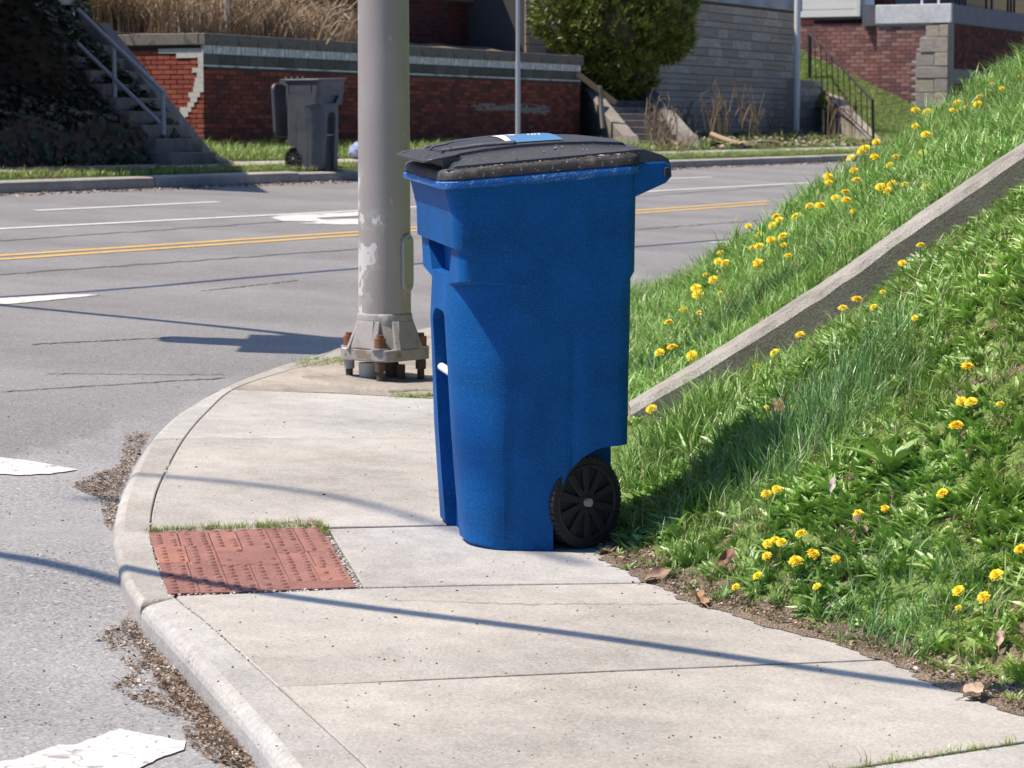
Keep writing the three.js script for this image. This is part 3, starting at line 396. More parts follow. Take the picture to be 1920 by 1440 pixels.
{ // the grey bin across the road, its lid hanging open behind it
  const p = G(590, 319, 0), hs = 1.0, th = Math.PI - 26 * Math.PI / 180, kx = -0.0459 * Math.cos(th) - 0.0268 * Math.sin(th), W = (q) => warp(q, -0.03, -0.005, 0.03, 0.86, hs);
  const b = thing('rubbish_bin', 'grey wheeled bin with its lid hanging open in front of the brick wall', 'rubbish bin', p.clone().add(V(0, 0, -0.25)), th);
  mesh('body', W(BODY), M.grey, b);
  mesh('rim', W(cut(merge([RIM]), [box(0.5, 0.05, 0.56, -0.005, 1.062, 0)])), M.grey, b);
  mesh('slot_panel', W(box(0.01, 0.62, 0.17, FX + 0.12, 0.32, 0)), M.darkGrey, b); mesh('lift_bar', W(bar(V(FX + 0.10, 0.42, -0.10), V(FX + 0.10, 0.42, 0.10), 0.012, 10)), M.galv, b);
  for (const s of [-1, 1]) for (const x of [0, 0.36]) mesh('rib', W(box(0.012, 0.11, 0.012, -0.14 + x, 0.985, s * 0.314)), M.darkGrey, b);
  for (const a of ARMS) mesh('handle_bracket', W(a), M.grey, b); mesh('handle', W(bar(V(0.352, 1.056, -0.27), V(0.352, 1.056, 0.27), 0.016, 12)), M.darkGrey, b);
  mesh('hinge', W(merge([-0.2, -0.07, 0.07, 0.2].map((z) => box(0.05, 0.07, 0.03, 0.34, 1.09, z, 0.012)))), M.darkGrey, b);
  const lid = roundPlate(0.62, 0.66, 0.05, 0.08, 0.012); const lp = lid.attributes.position; for (let i = 0; i < lp.count; i++) lp.setY(i, lp.getY(i) + 0.05 * (1 - Math.pow(lp.getX(i) / 0.31, 2)) * (1 - Math.pow(lp.getZ(i) / 0.33, 2)));
  lid.computeVertexNormals(); lid.rotateZ(-Math.PI / 2 - 0.06); mesh('lid', W(lid.translate(0.43, 0.73, 0)), M.grey, b);
  mesh('label_plate', W(box(0.004, 0.05, 0.045, FX + 0.052, 0.965, -0.01)), M.whiteSteel, b);
  wheel(b, V(0.148, 0.134, -0.268), Math.PI - 0.15, M.darkGrey); wheel(b, V(0.148, 0.134, 0.268), 0, M.darkGrey);
}
// ---------- the steel pole on its bolted base ----------
{
  const p = gv(G(722, 712, 0)), base = p.y, P = thing('traffic_pole', 'grey steel traffic pole with peeling paint on a bolted base', 'pole', p);
  const R = (y) => 0.1165 - 0.0035 * y;
  const pm = tex(1024, 2048, (u, v, x, y) => {              // u round the pole, v up 0..4.2 m; bare and peeling low on the left
    const h = v * 4.2, k = fbm(u, v * 6, 4, 1001, 5), f = fbm(u, v * 6, 10, 1004, 5), n = hash(x, y, 1009), st = vn(u, v * 2, 64, 1011);
    let c = mul([0.40, 0.362, 0.335], 0.9 + 0.22 * (k - 0.5) + 0.08 * (n - 0.5)); const du = Math.abs(((u - 0.54 + 1.5) % 1) - 0.5);
    const low = clamp((1.02 - h) / 0.5), edge = (low * 0.62 + (f - 0.5) * 1.1 + (k - 0.5) * 0.9 - du * 3.4);
    if (edge > 0.10) c = mix([0.46, 0.44, 0.40], [0.30, 0.285, 0.26], fbm(u, v * 6, 20, 1020, 3)); if (edge > 0.26 && f > 0.46) c = [0.64, 0.62, 0.58]; if (edge > 0.2 && st > 0.86) c = mix(c, [0.40, 0.28, 0.17], 0.6);
    if (f > 0.82 && vn(u, v * 6, 40, 1030) > 0.6) c = mix(c, [0.52, 0.50, 0.46], 0.6); if (hash(x >> 1, y >> 1, 1040) > 0.9985) c = mul(c, 0.6); return c;
  });
  M.pole = mat({ map: pm, bumpMap: plasticBump, bumpScale: 0.0006, roughness: 0.6, metalness: 0.05 });
  M.poleCast = mat({ map: tex(512, 512, (u, v, x, y) => { const k = fbm(u, v, 7, 1051, 5), n = hash(x, y, 1053); let c = mul([0.36, 0.335, 0.31], 0.75 + 0.5 * k + 0.1 * (n - 0.5)); if (k > 0.66) c = [0.55, 0.53, 0.49]; if (k < 0.3) c = [0.25, 0.20, 0.15]; return c; }), bumpMap: plasticBump, bumpScale: 0.002, roughness: 0.75 });
  const y0 = 0.28, H = 4.2, n = 40, pos = [], uv = [];
  for (let j = 0; j < 30; j++) for (let i = 0; i < n; i++) for (const [a, b] of [[0, 0], [0, 1], [1, 0], [1, 0], [0, 1], [1, 1]]) { const u = (i + a) / n, v = (j + b) / 30, th = -u * Math.PI * 2, y = y0 + v * (H - y0); pos.push(Math.cos(th) * R(y), y, Math.sin(th) * R(y)); uv.push(u, y / H); }
  for (let i = 0; i < pos.length; i += 9) for (let k = 0; k < 3; k++) { const t = pos[i + 3 + k]; pos[i + 3 + k] = pos[i + 6 + k]; pos[i + 6 + k] = t; }
  for (let i = 0; i < uv.length; i += 6) for (let k = 0; k < 2; k++) { const t = uv[i + 2 + k]; uv[i + 2 + k] = uv[i + 4 + k]; uv[i + 4 + k] = t; }
  const sh = tri(pos, uv), pn = sh.attributes.position, nn = sh.attributes.normal; for (let i = 0; i < pn.count; i++) { const l = Math.hypot(pn.getX(i), pn.getZ(i)); nn.setXYZ(i, pn.getX(i) / l, 0, pn.getZ(i) / l); }
  mesh('shaft', sh, M.pole, P); 
  const collar = new THREE.LatheGeometry([[0.112, 0.20], [0.121, 0.21], [0.124, 0.265], [0.121, 0.275], [0.121, 0.288], [0.117, 0.295], [0.108, 0.296]].map((q) => new THREE.Vector2(q[0], q[1])), 40);
  const turn = 0.87, plate = roundPlate(0.29, 0.29, 0.052, 0.05, 0.006).rotateY(turn).translate(0, 0.092, 0);
  const cone = new THREE.LatheGeometry([[0.15, 0.14], [0.142, 0.15], [0.119, 0.265], [0.11, 0.28]].map((q) => new THREE.Vector2(q[0], q[1])), 40);
  const ribs = [0, 1, 2, 3].flatMap((k) => [-0.105, 0.105].map((o) => extr([[0, 0], [0.055, 0], [0.006, 0.115], [0, 0.12]], 0.018, 0.003).translate(0.118, 0.144, -0.009).rotateY(turn + k * Math.PI / 2 + o * 4.5)));
  const flats = [0, 1, 2, 3].map((k) => extr([[-0.06, 0], [0.06, 0], [0.045, 0.115], [-0.045, 0.115]], 0.02, 0.003).rotateX(-0.22).translate(0, 0.144, 0.128).rotateY(turn + k * Math.PI / 2));
  const cast = boxUV(merge([collar, plate, cone, ribs[0], ...ribs.slice(1), ...flats].map(clean)), 0.4); mesh('base_casting', cast, M.poleCast, P);
  const bolt = merge([bar(V(0, -0.03, 0), V(0, 0.10, 0), 0.0165, 10)]), nutA = new THREE.CylinderGeometry(0.028, 0.028, 0.042, 6), nutB = new THREE.CylinderGeometry(0.026, 0.026, 0.04, 6), wash = new THREE.CylinderGeometry(0.036, 0.036, 0.007, 16), tip = new THREE.CylinderGeometry(0.0165, 0.0165, 0.016, 10);
  for (let k = 0; k < 4; k++) { const a = turn + Math.PI / 4 + k * Math.PI / 2, x = 0.158 * Math.cos(a), z = 0.158 * Math.sin(a); const b = new THREE.Group(); b.name = 'anchor_bolt'; b.position.set(x, g(p.x + x, -(p.z + z)) - base, z); P.add(b); mesh('stud', bolt, M.rustDark, b); const e = -b.position.y; const m1 = mesh('nut', nutA, M.rust, b); m1.position.y = e + 0.172; m1.rotation.y = k; const m2 = mesh('nut', nutB, k === 1 ? M.galv : M.rustDark, b); m2.position.y = e + 0.07; mesh('washer', wash, M.galv, b).position.y = e + 0.1475; mesh('bolt_tip', tip, M.rust, b).position.y = e + 0.2; }
  { const s = new THREE.Shape(); s.absarc(0, 0.085, 0.038, 0, Math.PI); s.absarc(0, -0.085, 0.038, Math.PI, Math.PI * 2); const q = new THREE.ExtrudeGeometry(s, { depth: 0.008, bevelEnabled: true, bevelSize: 0.004, bevelThickness: 0.004, bevelSegments: 2, curveSegments: 14 }); const m = mesh('access_cover', merge([q, ...[-0.105, 0.105].map((y) => new THREE.SphereGeometry(0.006, 8, 6).translate(0, y, 0.014))]), mat({ rgb: [0.36, 0.365, 0.345], roughness: 0.5, metalness: 0.2 }), P); const a = 1.08; m.position.set(Math.sin(a) * 0.1125, 0.515, Math.cos(a) * 0.1125); m.rotation.y = a; }
  mesh('conduit', merge([new THREE.CylinderGeometry(0.04, 0.037, 0.085, 24).translate(-0.075, 0.035, 0.02)]), mat({ rgb: [0.50, 0.50, 0.48], roughness: 0.6 }), P);
  mesh('conduit', merge([new THREE.CylinderGeometry(0.03, 0.03, 0.09, 16).translate(0.03, 0.03, -0.02), new THREE.CylinderGeometry(0.02, 0.02, 0.08, 12).translate(0.07, 0.03, 0.03)]), M.rustDark, P);
}
{ // round concrete footing under the pole
  const a = []; for (let i = 0; i < 30; i++) { const t = i / 30 * Math.PI * 2, w = 1 + 0.05 * Math.sin(t * 5) + 0.04 * Math.sin(t * 9 + 1); a.push(V(-0.56 + 0.36 * w * Math.cos(t), 0, -11.62 + 0.40 * w * Math.sin(t))); }
  struct('pole_footing', slabGeo(a, { off: 0.012, th: 0.1, gap: 0.0, bevel: 0.02, uvScale: 0.7 }), M.dirtyConcrete, 'stained concrete footing under the steel pole');
}
// ---------- wires and signal overhead, out of the picture: their shadows cross the pavement and the road ----------
const toSun = (p, l) => p.clone().addScaledVector(SUN, l);
M.wire = mat({ rgb: [0.03, 0.03, 0.03], roughness: 0.7 });
function wire(label, pts, l, r) { const t = thing('overhead_wire', label, 'overhead wire', null); mesh('cable', tube(pts.map((p) => toSun(p, l)), r, 60, 8), M.wire, t); return rebase(t, toSun(pts[0], l)); }
wire('black cable strung low over the pavement corner', [onRoad(-160, 1024), onRoad(60, 1050), G(480, 1109), G(1100, 1192), G(1720, 1282), G(2000, 1318)], 6, 0.031);
wire('thin black cable strung high over the pavement', [G(120, 880), G(380, 899), G(620, 930), G(832, 986), G(1100, 1060)], 18, 0.027);
wire('black cable strung along the main road', [onRoad(-120, 565), onRoad(0, 557), onRoad(450, 522), onRoad(690, 502), onRoad(1190, 463), onRoad(1340, 451), onRoad(1600, 430)], 8, 0.034);
{
  const a = onRoad(-300, 546), b = onRoad(0, 572), c = onRoad(640, 636), e = onRoad(760, 648), s = thing('traffic_signal', 'traffic signal hanging from a black arm over the road', 'traffic signal', null), L = 6.8;
  mesh('arm', tube([a, b, c, e].map((p) => toSun(p, L)), 0.048, 40, 10), M.wire, s);
  const h = toSun(onRoad(565, 646), L - 0.6), hg = []; hg.push(box(0.34, 1.05, 0.32, h.x, h.y - 0.1, h.z, 0.03)); hg.push(box(0.03, 1.2, 0.85, h.x + 0.1, h.y - 0.1, h.z)); for (let k = -1; k <= 1; k++) hg.push(new THREE.CylinderGeometry(0.15, 0.16, 0.25, 16, 1, true).rotateZ(Math.PI / 2).translate(h.x - 0.27, h.y - 0.1 + k * 0.34, h.z)); mesh('signal_head', merge(hg), M.darkGrey, s);
  mesh('hanger', bar(h.clone().add(V(0, 0.4, 0)), toSun(onRoad(520, 624), L), 0.03, 8), M.wire, s); rebase(s, toSun(a, L));
}

// ---------- across the road ----------
const E = V(0.446, 0, -0.895), Q = V(-0.895, 0, -0.446);     // along the road; away from the road
const TH = Math.atan2(0.895, 0.446), TQ = Math.atan2(0.446, -0.895);
const nOf = (p) => 0.895 * p.x - 0.446 * -p.z;
const alongN = (px, n) => { const k = (px - 960) / FPX * 0.9956, d = n / (0.895 * k - 0.446); return V(k * d, 0, -d); };   // the point of the line n seen in column px
const yAt = (py, d) => EYE + d * Math.tan(Math.atan((720 - py) / FPX) - PITCH);
const ground2 = (p, off = 0) => V(p.x, g(p.x, -p.z) + off, p.z);
const KN = nOf(G(100, 338)), PN = KN - 1.05, PB = KN - 1.75;
const strip = (n0, n1, a0, a1, off, na = 60, nb = 2, sc = 1.5) => {   // sheet between two lines parallel to the road
  const pos = [], uv = [], at = (i, j) => { const n = lerp(n0, n1, j / nb), a = lerp(a0, a1, i / na), x = 0.895 * n + 0.446 * a, d = -0.446 * n + 0.895 * a; pos.push(x, g(x, d) + off, -d); uv.push(a / sc, n / sc); };
  for (let i = 0; i < na; i++) for (let j = 0; j < nb; j++) { at(i, j); at(i + 1, j); at(i, j + 1); at(i + 1, j); at(i + 1, j + 1); at(i, j + 1); }
  return tri(pos, uv);
};
const prism = (n0, n1, a0, a1, lo, hi, r = 0.03, na = 40) => { // long kerb-like bar
  const sec = [[n0, lo], [n0, hi - r], [n0 - r * 0.3, hi - r * 0.3], [n0 - r, hi], [n1, hi], [n1, lo]], pos = [], uv = [];
  const at = (s, i) => { const a = lerp(a0, a1, i / na), x = 0.895 * s[0] + 0.446 * a, d = -0.446 * s[0] + 0.895 * a; pos.push(x, g(x, d) + s[1], -d); uv.push(a / 1.7, (s[1] + s[0]) / 1.7); };
  for (let i = 0; i < na; i++) for (let k = 0; k + 1 < sec.length; k++) { at(sec[k], i); at(sec[k], i + 1); at(sec[k + 1], i); at(sec[k], i + 1); at(sec[k + 1], i + 1); at(sec[k + 1], i); }
  return tri(pos, uv);
};
struct('ground', strip(KN - 0.1, KN - 16, 14, 75, -0.012, 60, 8, 1.2), M.lawn, 'grass and soil across the road');
const fk = structGroup('kerb', 'worn tan kerb on the far side of the road');
for (let a = 18, k = 0; a < 70; a += 3.0, k++) mesh('kerbstone', prism(KN + 0.02, KN - 0.16, a, a + 2.985, -0.3, 0.0 + rr(-0.012, 0.008), 0.04, 4), M.concrete[k % 2 ? 2 : 0], fk);
const fp = structGroup('path', 'concrete path behind the far verge');
for (let a = 18, k = 0; a < 60; a += 1.5, k++) mesh('slab', strip(PN, PB, a, a + 1.49, 0.006 + rr(-0.003, 0.003), 3, 1, 1.7), M.concrete[k % 4], fp);

// --- walls of separate bricks and blocks ---
const brickMat = (b, s) => mat({ map: tex(64, 64, (u, v, x, y) => mul(b, 0.72 + 0.6 * fbm(u, v, 4, s, 3))), roughness: 0.95 });
const RED = [[0.33, 0.082, 0.056], [0.29, 0.070, 0.050], [0.36, 0.098, 0.062], [0.23, 0.062, 0.048], [0.16, 0.055, 0.045]].map((b, i) => brickMat(b, 1100 + i));
const BROWN = [[0.27, 0.12, 0.10], [0.33, 0.155, 0.125], [0.21, 0.105, 0.095], [0.37, 0.20, 0.165]].map((b, i) => brickMat(b, 1120 + i));
const DARKRED = [[0.12, 0.034, 0.03], [0.15, 0.04, 0.03], [0.085, 0.03, 0.03], [0.105, 0.05, 0.05]].map((b, i) => brickMat(b, 1140 + i));
M.mortarDark = mat({ rgb: [0.11, 0.085, 0.075], roughness: 1 }); M.mortarPale = mat({ rgb: [0.55, 0.47, 0.43], roughness: 1 });
const STONE = [[0.58, 0.52, 0.46], [0.64, 0.58, 0.52], [0.50, 0.45, 0.40], [0.60, 0.52, 0.43], [0.68, 0.62, 0.56]].map((b, i) => mat({ map: tex(128, 128, (u, v, x, y) => mul(b, 0.75 + 0.5 * fbm(u, v, 6, 1160 + i, 4) + 0.1 * (hash(x, y, 1170) - 0.5))), bumpMap: grainBump, bumpScale: 0.01, roughness: 0.95 }));
M.cap = mat({ map: tex(512, 256, (u, v, x, y) => { const k = fbm(u, v, 8, 1180, 5), w = hash(x, y, 1183); let c = mul([0.22, 0.20, 0.175], 0.7 + 0.6 * k + 0.15 * (w - 0.5)); if (k > 0.62) c = mul(c, 0.6); return c; }), roughness: 0.95 });
M.block = [0, 1, 2].map((i) => mat({ map: tex(128, 128, (u, v, x, y) => { const k = fbm(u, v, 5, 1190 + i, 4), w = hash(x, y, 1193); return mul([0.12 + i * 0.02, 0.115 + i * 0.02, 0.10 + i * 0.02], 0.75 + 0.5 * k + 0.15 * (w - 0.5)); }), roughness: 0.97 }));
M.oldWhite = mat({ map: tex(512, 128, (u, v, x, y) => { const k = fbm(u, v, 12, 1201, 4), dr = vn(u, 0.5, 90, 1203) * 0.6 + vn(u, v, 40, 1205) * 0.4; return dr > 0.6 ? mix([0.74, 0.75, 0.76], [0.30, 0.30, 0.29], clamp((dr - 0.6) * 6)) : mul([0.82, 0.83, 0.84], 0.75 + 0.5 * k); }), roughness: 0.95 });
const BOX1 = new THREE.BoxGeometry(1, 1, 1);
// lays bricks on a wall frame (x along, y up, z out); keep(x, y) says where; nearest `most` become parts, the rest one joined part
function layBricks(parent, name, { x0, x1, y0, y1, w, h, gap, depth = 0.03, mats, most = 300, keep = () => true, score = () => 0, zf = () => 0 }) {
  const L = []; let row = 0;
  for (let y = y0; y + h <= y1 + 1e-6; y += h + gap, row++) for (let x = x0 - (row % 2) * (w + gap) / 2; x < x1 - 0.02; x += w + gap) { const a = Math.max(x, x0), b = Math.min(x + w, x1); if (b - a > 0.03 && keep((a + b) / 2, y + h / 2)) L.push([a, b, y]); }
  L.sort((p, q) => score((p[0] + p[1]) / 2, p[2]) - score((q[0] + q[1]) / 2, q[2]));
  const rest = {};
  L.forEach(([a, b, y], i) => {
    const m = pick(mats), z = rr(-0.004, 0.004) + zf((a + b) / 2, y);
    if (i < most) { const k = mesh(name, BOX1, m, parent); k.position.set((a + b) / 2, y + h / 2, z); k.scale.set(b - a, h, depth); } else (rest[mats.indexOf(m)] ??= []).push(box(b - a, h, depth, (a + b) / 2, y + h / 2, z));
  });
  for (const k in rest) { const m = mesh(name + '_rows', merge(rest[k]), mats[k], parent); m.userData.kind = 'stuff'; }
}
const frameAt = (name, label, cat, p, turn) => thing(name, label, cat, p, turn);
{ // red brick garden wall with block band and coping
  const O = alongN(383, nOf(G(383, 278))), len = O.distanceTo(alongN(1088, nOf(G(383, 278)))), y = g(O.x, -O.z) - 0.35, top = yAt(62, -O.z) - y, w = frameAt('brick_wall', 'red brick garden wall with grey block band and concrete coping behind the bins', 'wall', V(O.x, y, O.z), TH);
  const cap = 0.165, white = 0.125, blk = 0.155, bt = top - cap - white - blk;
  mesh('wall_core', box(len - 0.1, top - 0.02, 0.28, len / 2 + 0.05, (top - 0.02) / 2, -0.165), M.mortarDark, w);
  layBricks(w, 'brick', { x0: 0, x1: len, y0: 0.02, y1: bt - 0.02, w: 0.205, h: 0.056, gap: 0.0125, mats: [...RED, ...RED, RED[3], RED[4]], most: 170, score: (x, yy) => (yy > 0.55 ? 0 : 50) + x, zf: () => -0.018 });
  mesh('mortar_line', box(len, 0.024, 0.034, len / 2, bt - 0.004, -0.014), M.oldWhite, w);
  for (let x = 0.0, i = 0; x < len - 0.05; x += 0.405, i++) { const b = Math.min(0.395, len - x); mesh('block', box(b, blk - 0.012, 0.05, 0, 0, 0, 0.006), pick(M.block), w).position.set(x + b / 2, bt + 0.01 + blk / 2, -0.02); }
  mesh('painted_band', boxUV(box(len, white, 0.05, len / 2, bt + blk + white / 2 + 0.008, -0.016), 1.2), M.oldWhite, w);
  for (let x = -0.03, i = 0; x < len; x += 1.4, i++) mesh('coping_stone', boxUV(box(Math.min(1.39, len + 0.04 - x), cap, 0.40, x + Math.min(1.39, len + 0.04 - x) / 2, top - cap / 2, -0.15, 0.012), 1.1), M.cap, w);
  // efflorescence: pale mortar smears, as a thin uneven crust
  const sm = []; for (let i = 0; i < 90; i++) { const x = 8.2 + 2.9 * Math.pow(rnd(), 0.8), yy = bt - 0.50 + rr(-0.05, 0.05) - (x > 10 ? rr(0, 0.1) : 0); sm.push(box(rr(0.08, 0.3), rr(0.012, 0.05), 0.006, x, yy, 0.0035 + i * 0.00001)); } mesh('mortar_crust', merge(sm), mat({ rgb: [0.33, 0.29, 0.26], roughness: 1 }), w);
  // return wall beside the stairs
  const r = frameAt('brick_wall', 'short sunlit red brick return wall with whitewashed corner beside the left stairs', 'wall', V(O.x, y, O.z), Math.atan2(-0.446, 0.895)), rl = 1.75;
  mesh('wall_core', box(rl - 0.06, top - 0.03, 0.2, -rl / 2 - 0.03, (top - 0.03) / 2, -0.135), M.mortarDark, r);
  layBricks(r, 'brick', { x0: -rl, x1: -0.015, y0: 0.02, y1: top - 0.2, w: 0.205, h: 0.056, gap: 0.0125, mats: [RED[0], RED[2], RED[0], RED[1], RED[2]], most: 200, zf: () => -0.018 });
  mesh('coping_stone', boxUV(box(rl, 0.165, 0.34, -rl / 2 - 0.06, top - 0.08, -0.13, 0.012), 1.1), M.cap, r);
  const ww = []; for (let yy = top - 0.24, k = 0; yy > 0.75; yy -= 0.0685, k++) { const t = k < 2 ? 0.75 - k * 0.3 : k < 9 ? rr(0.05, 0.19) : rr(0.08, 0.24), x1 = k < 9 ? -0.0 : -0.06 - (k - 9) * 0.05; if (k < 18) ww.push(box(t, 0.066, 0.006, x1 - t / 2, yy, 0.0035 + k * 0.0001)); } mesh('whitewash', merge(ww), mat({ rgb: [0.66, 0.64, 0.60], roughness: 0.95 }), r);
}
{ // terrace soil behind the garden wall, rising to the dark house wall
  const n0 = nOf(G(383, 278)) - 0.25, pos = [], uv = [], na = 30, nb = 10, at = (i, j) => { const n = lerp(n0, n0 - 6, j / nb), a = lerp(31.75, 46, i / na), x = 0.895 * n + 0.446 * a, d = -0.446 * n + 0.895 * a; pos.push(x, 2.72 + 0.12 * (n0 - n) + 0.05 * Math.sin(a * 3 + n * 5), -d); uv.push(x, d); };
  for (let i = 0; i < na; i++) for (let j = 0; j < nb; j++) { at(i, j); at(i + 1, j); at(i, j + 1); at(i + 1, j); at(i + 1, j + 1); at(i, j + 1); }
  struct('terrace', tri(pos, uv), M.soil, 'raised terrace of soil behind the brick wall');
}
{ // dark brick house behind
  const n = nOf(G(383, 278)) - 3.2, O = alongN(560, n), e = alongN(960, n), len = O.distanceTo(e), top = yAt(13, -e.z), y0 = 2.6;
  const h = frameAt('brick_house', 'dark red brick house wall with pale coping above the garden wall', 'house', V(O.x, y0, O.z), TH), H = top - y0;
  mesh('wall_core', box(len + 7, H + 3, 6, len / 2 - 3.5, (H + 3) / 2 - 3, -3.02), M.mortarDark, h);
  layBricks(h, 'brick', { x0: 0, x1: len, y0: 0.1, y1: H - 0.02, w: 0.21, h: 0.07, gap: 0.014, mats: DARKRED, most: 260, score: (x, y) => -y - x * 0.03, zf: () => -0.014 });
  for (let x = 0, k = 0; x < len; x += 1.35, k++) mesh('coping_stone', boxUV(box(1.33, 0.3, 0.5, x + 0.67, H + 0.15, -0.1, 0.02), 1.1), M.cap, h);
  mesh('wall', box(len + 7, 3, 5, len / 2 - 3.5, H + 1.8, -3.2), DARKRED[1], h);
  for (let k = 0; k < 2; k++) { const s = mesh('mortar_cross', merge([box(0.02, 0.16, 0.008, len - 1.3 + k * 0.3, H - 0.3, 0.006), box(0.2, 0.02, 0.0085, len - 1.3 + k * 0.3, H - 0.3, 0.0062)]), M.mortarPale, h); if (k) s.scale.set(1, 0.5, 1); }
}
// --- grey stone house on the right ---
const SN = -22.6, SR = alongN(1490, SN), SL = alongN(985, SN);
{
  const len = SL.distanceTo(SR), y0 = g(SR.x, -SR.z) - 0.6, top = yAt(22, -SR.z) - y0;
  const h = frameAt('stone_house', 'grey ashlar stone house wall with pale cap and white downpipe', 'house', V(SL.x, y0, SL.z), TH);
  mesh('wall_core', box(len, top, 7, len / 2, top / 2, -3.52), mat({ rgb: [0.10, 0.10, 0.10], roughness: 1 }), h);
  let y = 0.1; const list = [];
  while (y < top - 0.05) { const rh = pick([0.125, 0.17, 0.21]); let x = rr(-0.5, 0); while (x < len) { const w = rr(0.5, 1.5), a = Math.max(0, x), b = Math.min(len, x + w); if (b - a > 0.1) { if (rh > 0.2 && rnd() < 0.35) { list.push([a, b, y, rh / 2 - 0.006], [a, b, y + rh / 2 + 0.006, rh / 2 - 0.006]); } else list.push([a, b, y, rh]); } x += w + 0.016; } y += rh + 0.016; }
  list.sort((p, q) => q[1] - p[1]);
  const rest = [];
  list.forEach(([a, b, yy, hh], i) => { if (i < 290) { const k = mesh('stone', BOX1, pick(STONE), h); k.position.set((a + b) / 2, yy + hh / 2, -0.012 + rr(-0.006, 0.006)); k.scale.set(b - a, hh, 0.05); } else rest.push(box(b - a, hh, 0.05, (a + b) / 2, yy + hh / 2, -0.012)); });
  if (rest.length) mesh('stone_rows', merge(rest), STONE[0], h).userData.kind = 'stuff';
  mesh('cap', boxUV(box(len + 0.1, 0.42, 7.2, len / 2, top + 0.21, -3.45, 0.02), 1.5), mat({ map: concreteMap([0.42, 0.45, 0.5], 1230), roughness: 0.9 }), h);
  mesh('side_wall', box(0.06, top - 0.01, 6.9, len + 0.02, (top - 0.01) / 2, -3.5), STONE[0], h);
  const dp = yAt(245, -SR.z) - y0; mesh('downpipe', merge([bar(V(len - 1.5, dp, 0.6), V(len - 1.5, top + 1.6, 0.6), 0.075, 12)]), M.whiteSteel, h);
}
{ // low stone wall that goes on from the house corner
  const A = alongN(1492, SN + 0.25), B = alongN(1541, SN + 0.25), len = A.distanceTo(B), y0 = g(A.x, -A.z) - 0.6, top = yAt(152, -A.z) - y0, w = frameAt('stone_wall', 'low grey stone wall running on from the stone house corner', 'wall', V(A.x, y0, A.z), TH);
  mesh('wall_core', box(len, top, 0.4, len / 2, top / 2, -0.22), STONE[2], w);
  for (let y = 0.05, r = 0; y < top - 0.05; r++) { const rh = pick([0.13, 0.18, 0.2]); for (let x = r % 2 ? -0.5 : 0; x < len; x += 0.85) { const a = Math.max(0, x), b = Math.min(len, x + 0.83); if (b - a > 0.08) { const k = mesh('stone', BOX1, pick(STONE), w); k.position.set((a + b) / 2, y + rh / 2, -0.01 + rr(-0.008, 0.008)); k.scale.set(b - a, Math.min(rh, top - y), 0.05); } } y += rh + 0.016; }
}
{ // sloping concrete cheek wall, railing and grass yard
  const a = D(1538, 162, 66), b = D(1655, 292, 57), pos = [], uv = []; const lo = -2.2;
  const T = V(0.35, 0, -0.5); const v = (p, dy, t) => { const q = p.clone(); q.y += dy; if (t) q.add(T); return q; };
  const quad = (P) => { for (const i of [0, 1, 2, 1, 3, 2]) { pos.push(P[i].x, P[i].y, P[i].z); uv.push(P[i].x / 2, P[i].y / 2); } };
  quad([v(a, lo), v(b, lo), v(a, 0), v(b, 0)]); quad([v(a, 0), v(b, 0), v(a, 0, 1), v(b, 0, 1)]); quad([v(b, lo), v(b, lo, 1), v(b, 0), v(b, 0, 1)]); quad([v(a, lo, 1), v(a, lo), v(a, 0, 1), v(a, 0)]);
  const w = thing('stair_wall', 'sloping concrete stair wall below the black railing', 'wall', null); mesh('wall_face', tri(pos, uv), M.dirtyConcrete, w); rebase(w, v(a, lo));
  const r = thing('iron_railing', 'black iron railing with thin bars going down the grass slope', 'railing', null), iron = mat({ rgb: [0.02, 0.02, 0.022], roughness: 0.6 });
  const P = (px, py, t) => D(px, py, lerp(66, 58, t));
  mesh('top_rail', bar(P(1516, 62, 0), P(1636, 188, 1), 0.024, 6), iron, r); mesh('bottom_rail', bar(P(1520, 148, 0), P(1638, 262, 1), 0.018, 6), iron, r);
  mesh('post', bar(P(1518, 64, 0), P(1518, 146, 0), 0.05, 6), iron, r); mesh('post', bar(P(1636, 188, 1), P(1638, 290, 1), 0.034, 6), iron, r);
  for (let i = 1; i < 11; i++) { const t = i / 11; mesh('baluster', bar(P(lerp(1516, 1636, t), lerp(62, 188, t), t), P(lerp(1520, 1638, t), lerp(148, 262, t), t), 0.012, 5), iron, r); }
  rebase(r, P(1638, 290, 1));
}
const yardAt = (u, v) => { const A = D(1480, 86, 67.4), B = D(1850, 262, 64.6), C = D(1500, 176, 65.6), Dd = D(1850, 420, 57); const p = A.clone().lerp(B, u), q = C.clone().lerp(Dd, u); return p.lerp(q, v); };
{ const pos = [], uv = [], n = 16; for (let i = 0; i < n; i++) for (let j = 0; j < n; j++) for (const [a, b] of [[0, 0], [0, 1], [1, 0], [1, 0], [0, 1], [1, 1]]) { const p = yardAt((i + a) / n, (j + b) / n); pos.push(p.x, p.y, p.z); uv.push(p.x, p.z); } struct('yard', tri(pos, uv), M.lawn, 'sloping lawn in front of the right brick house'); }
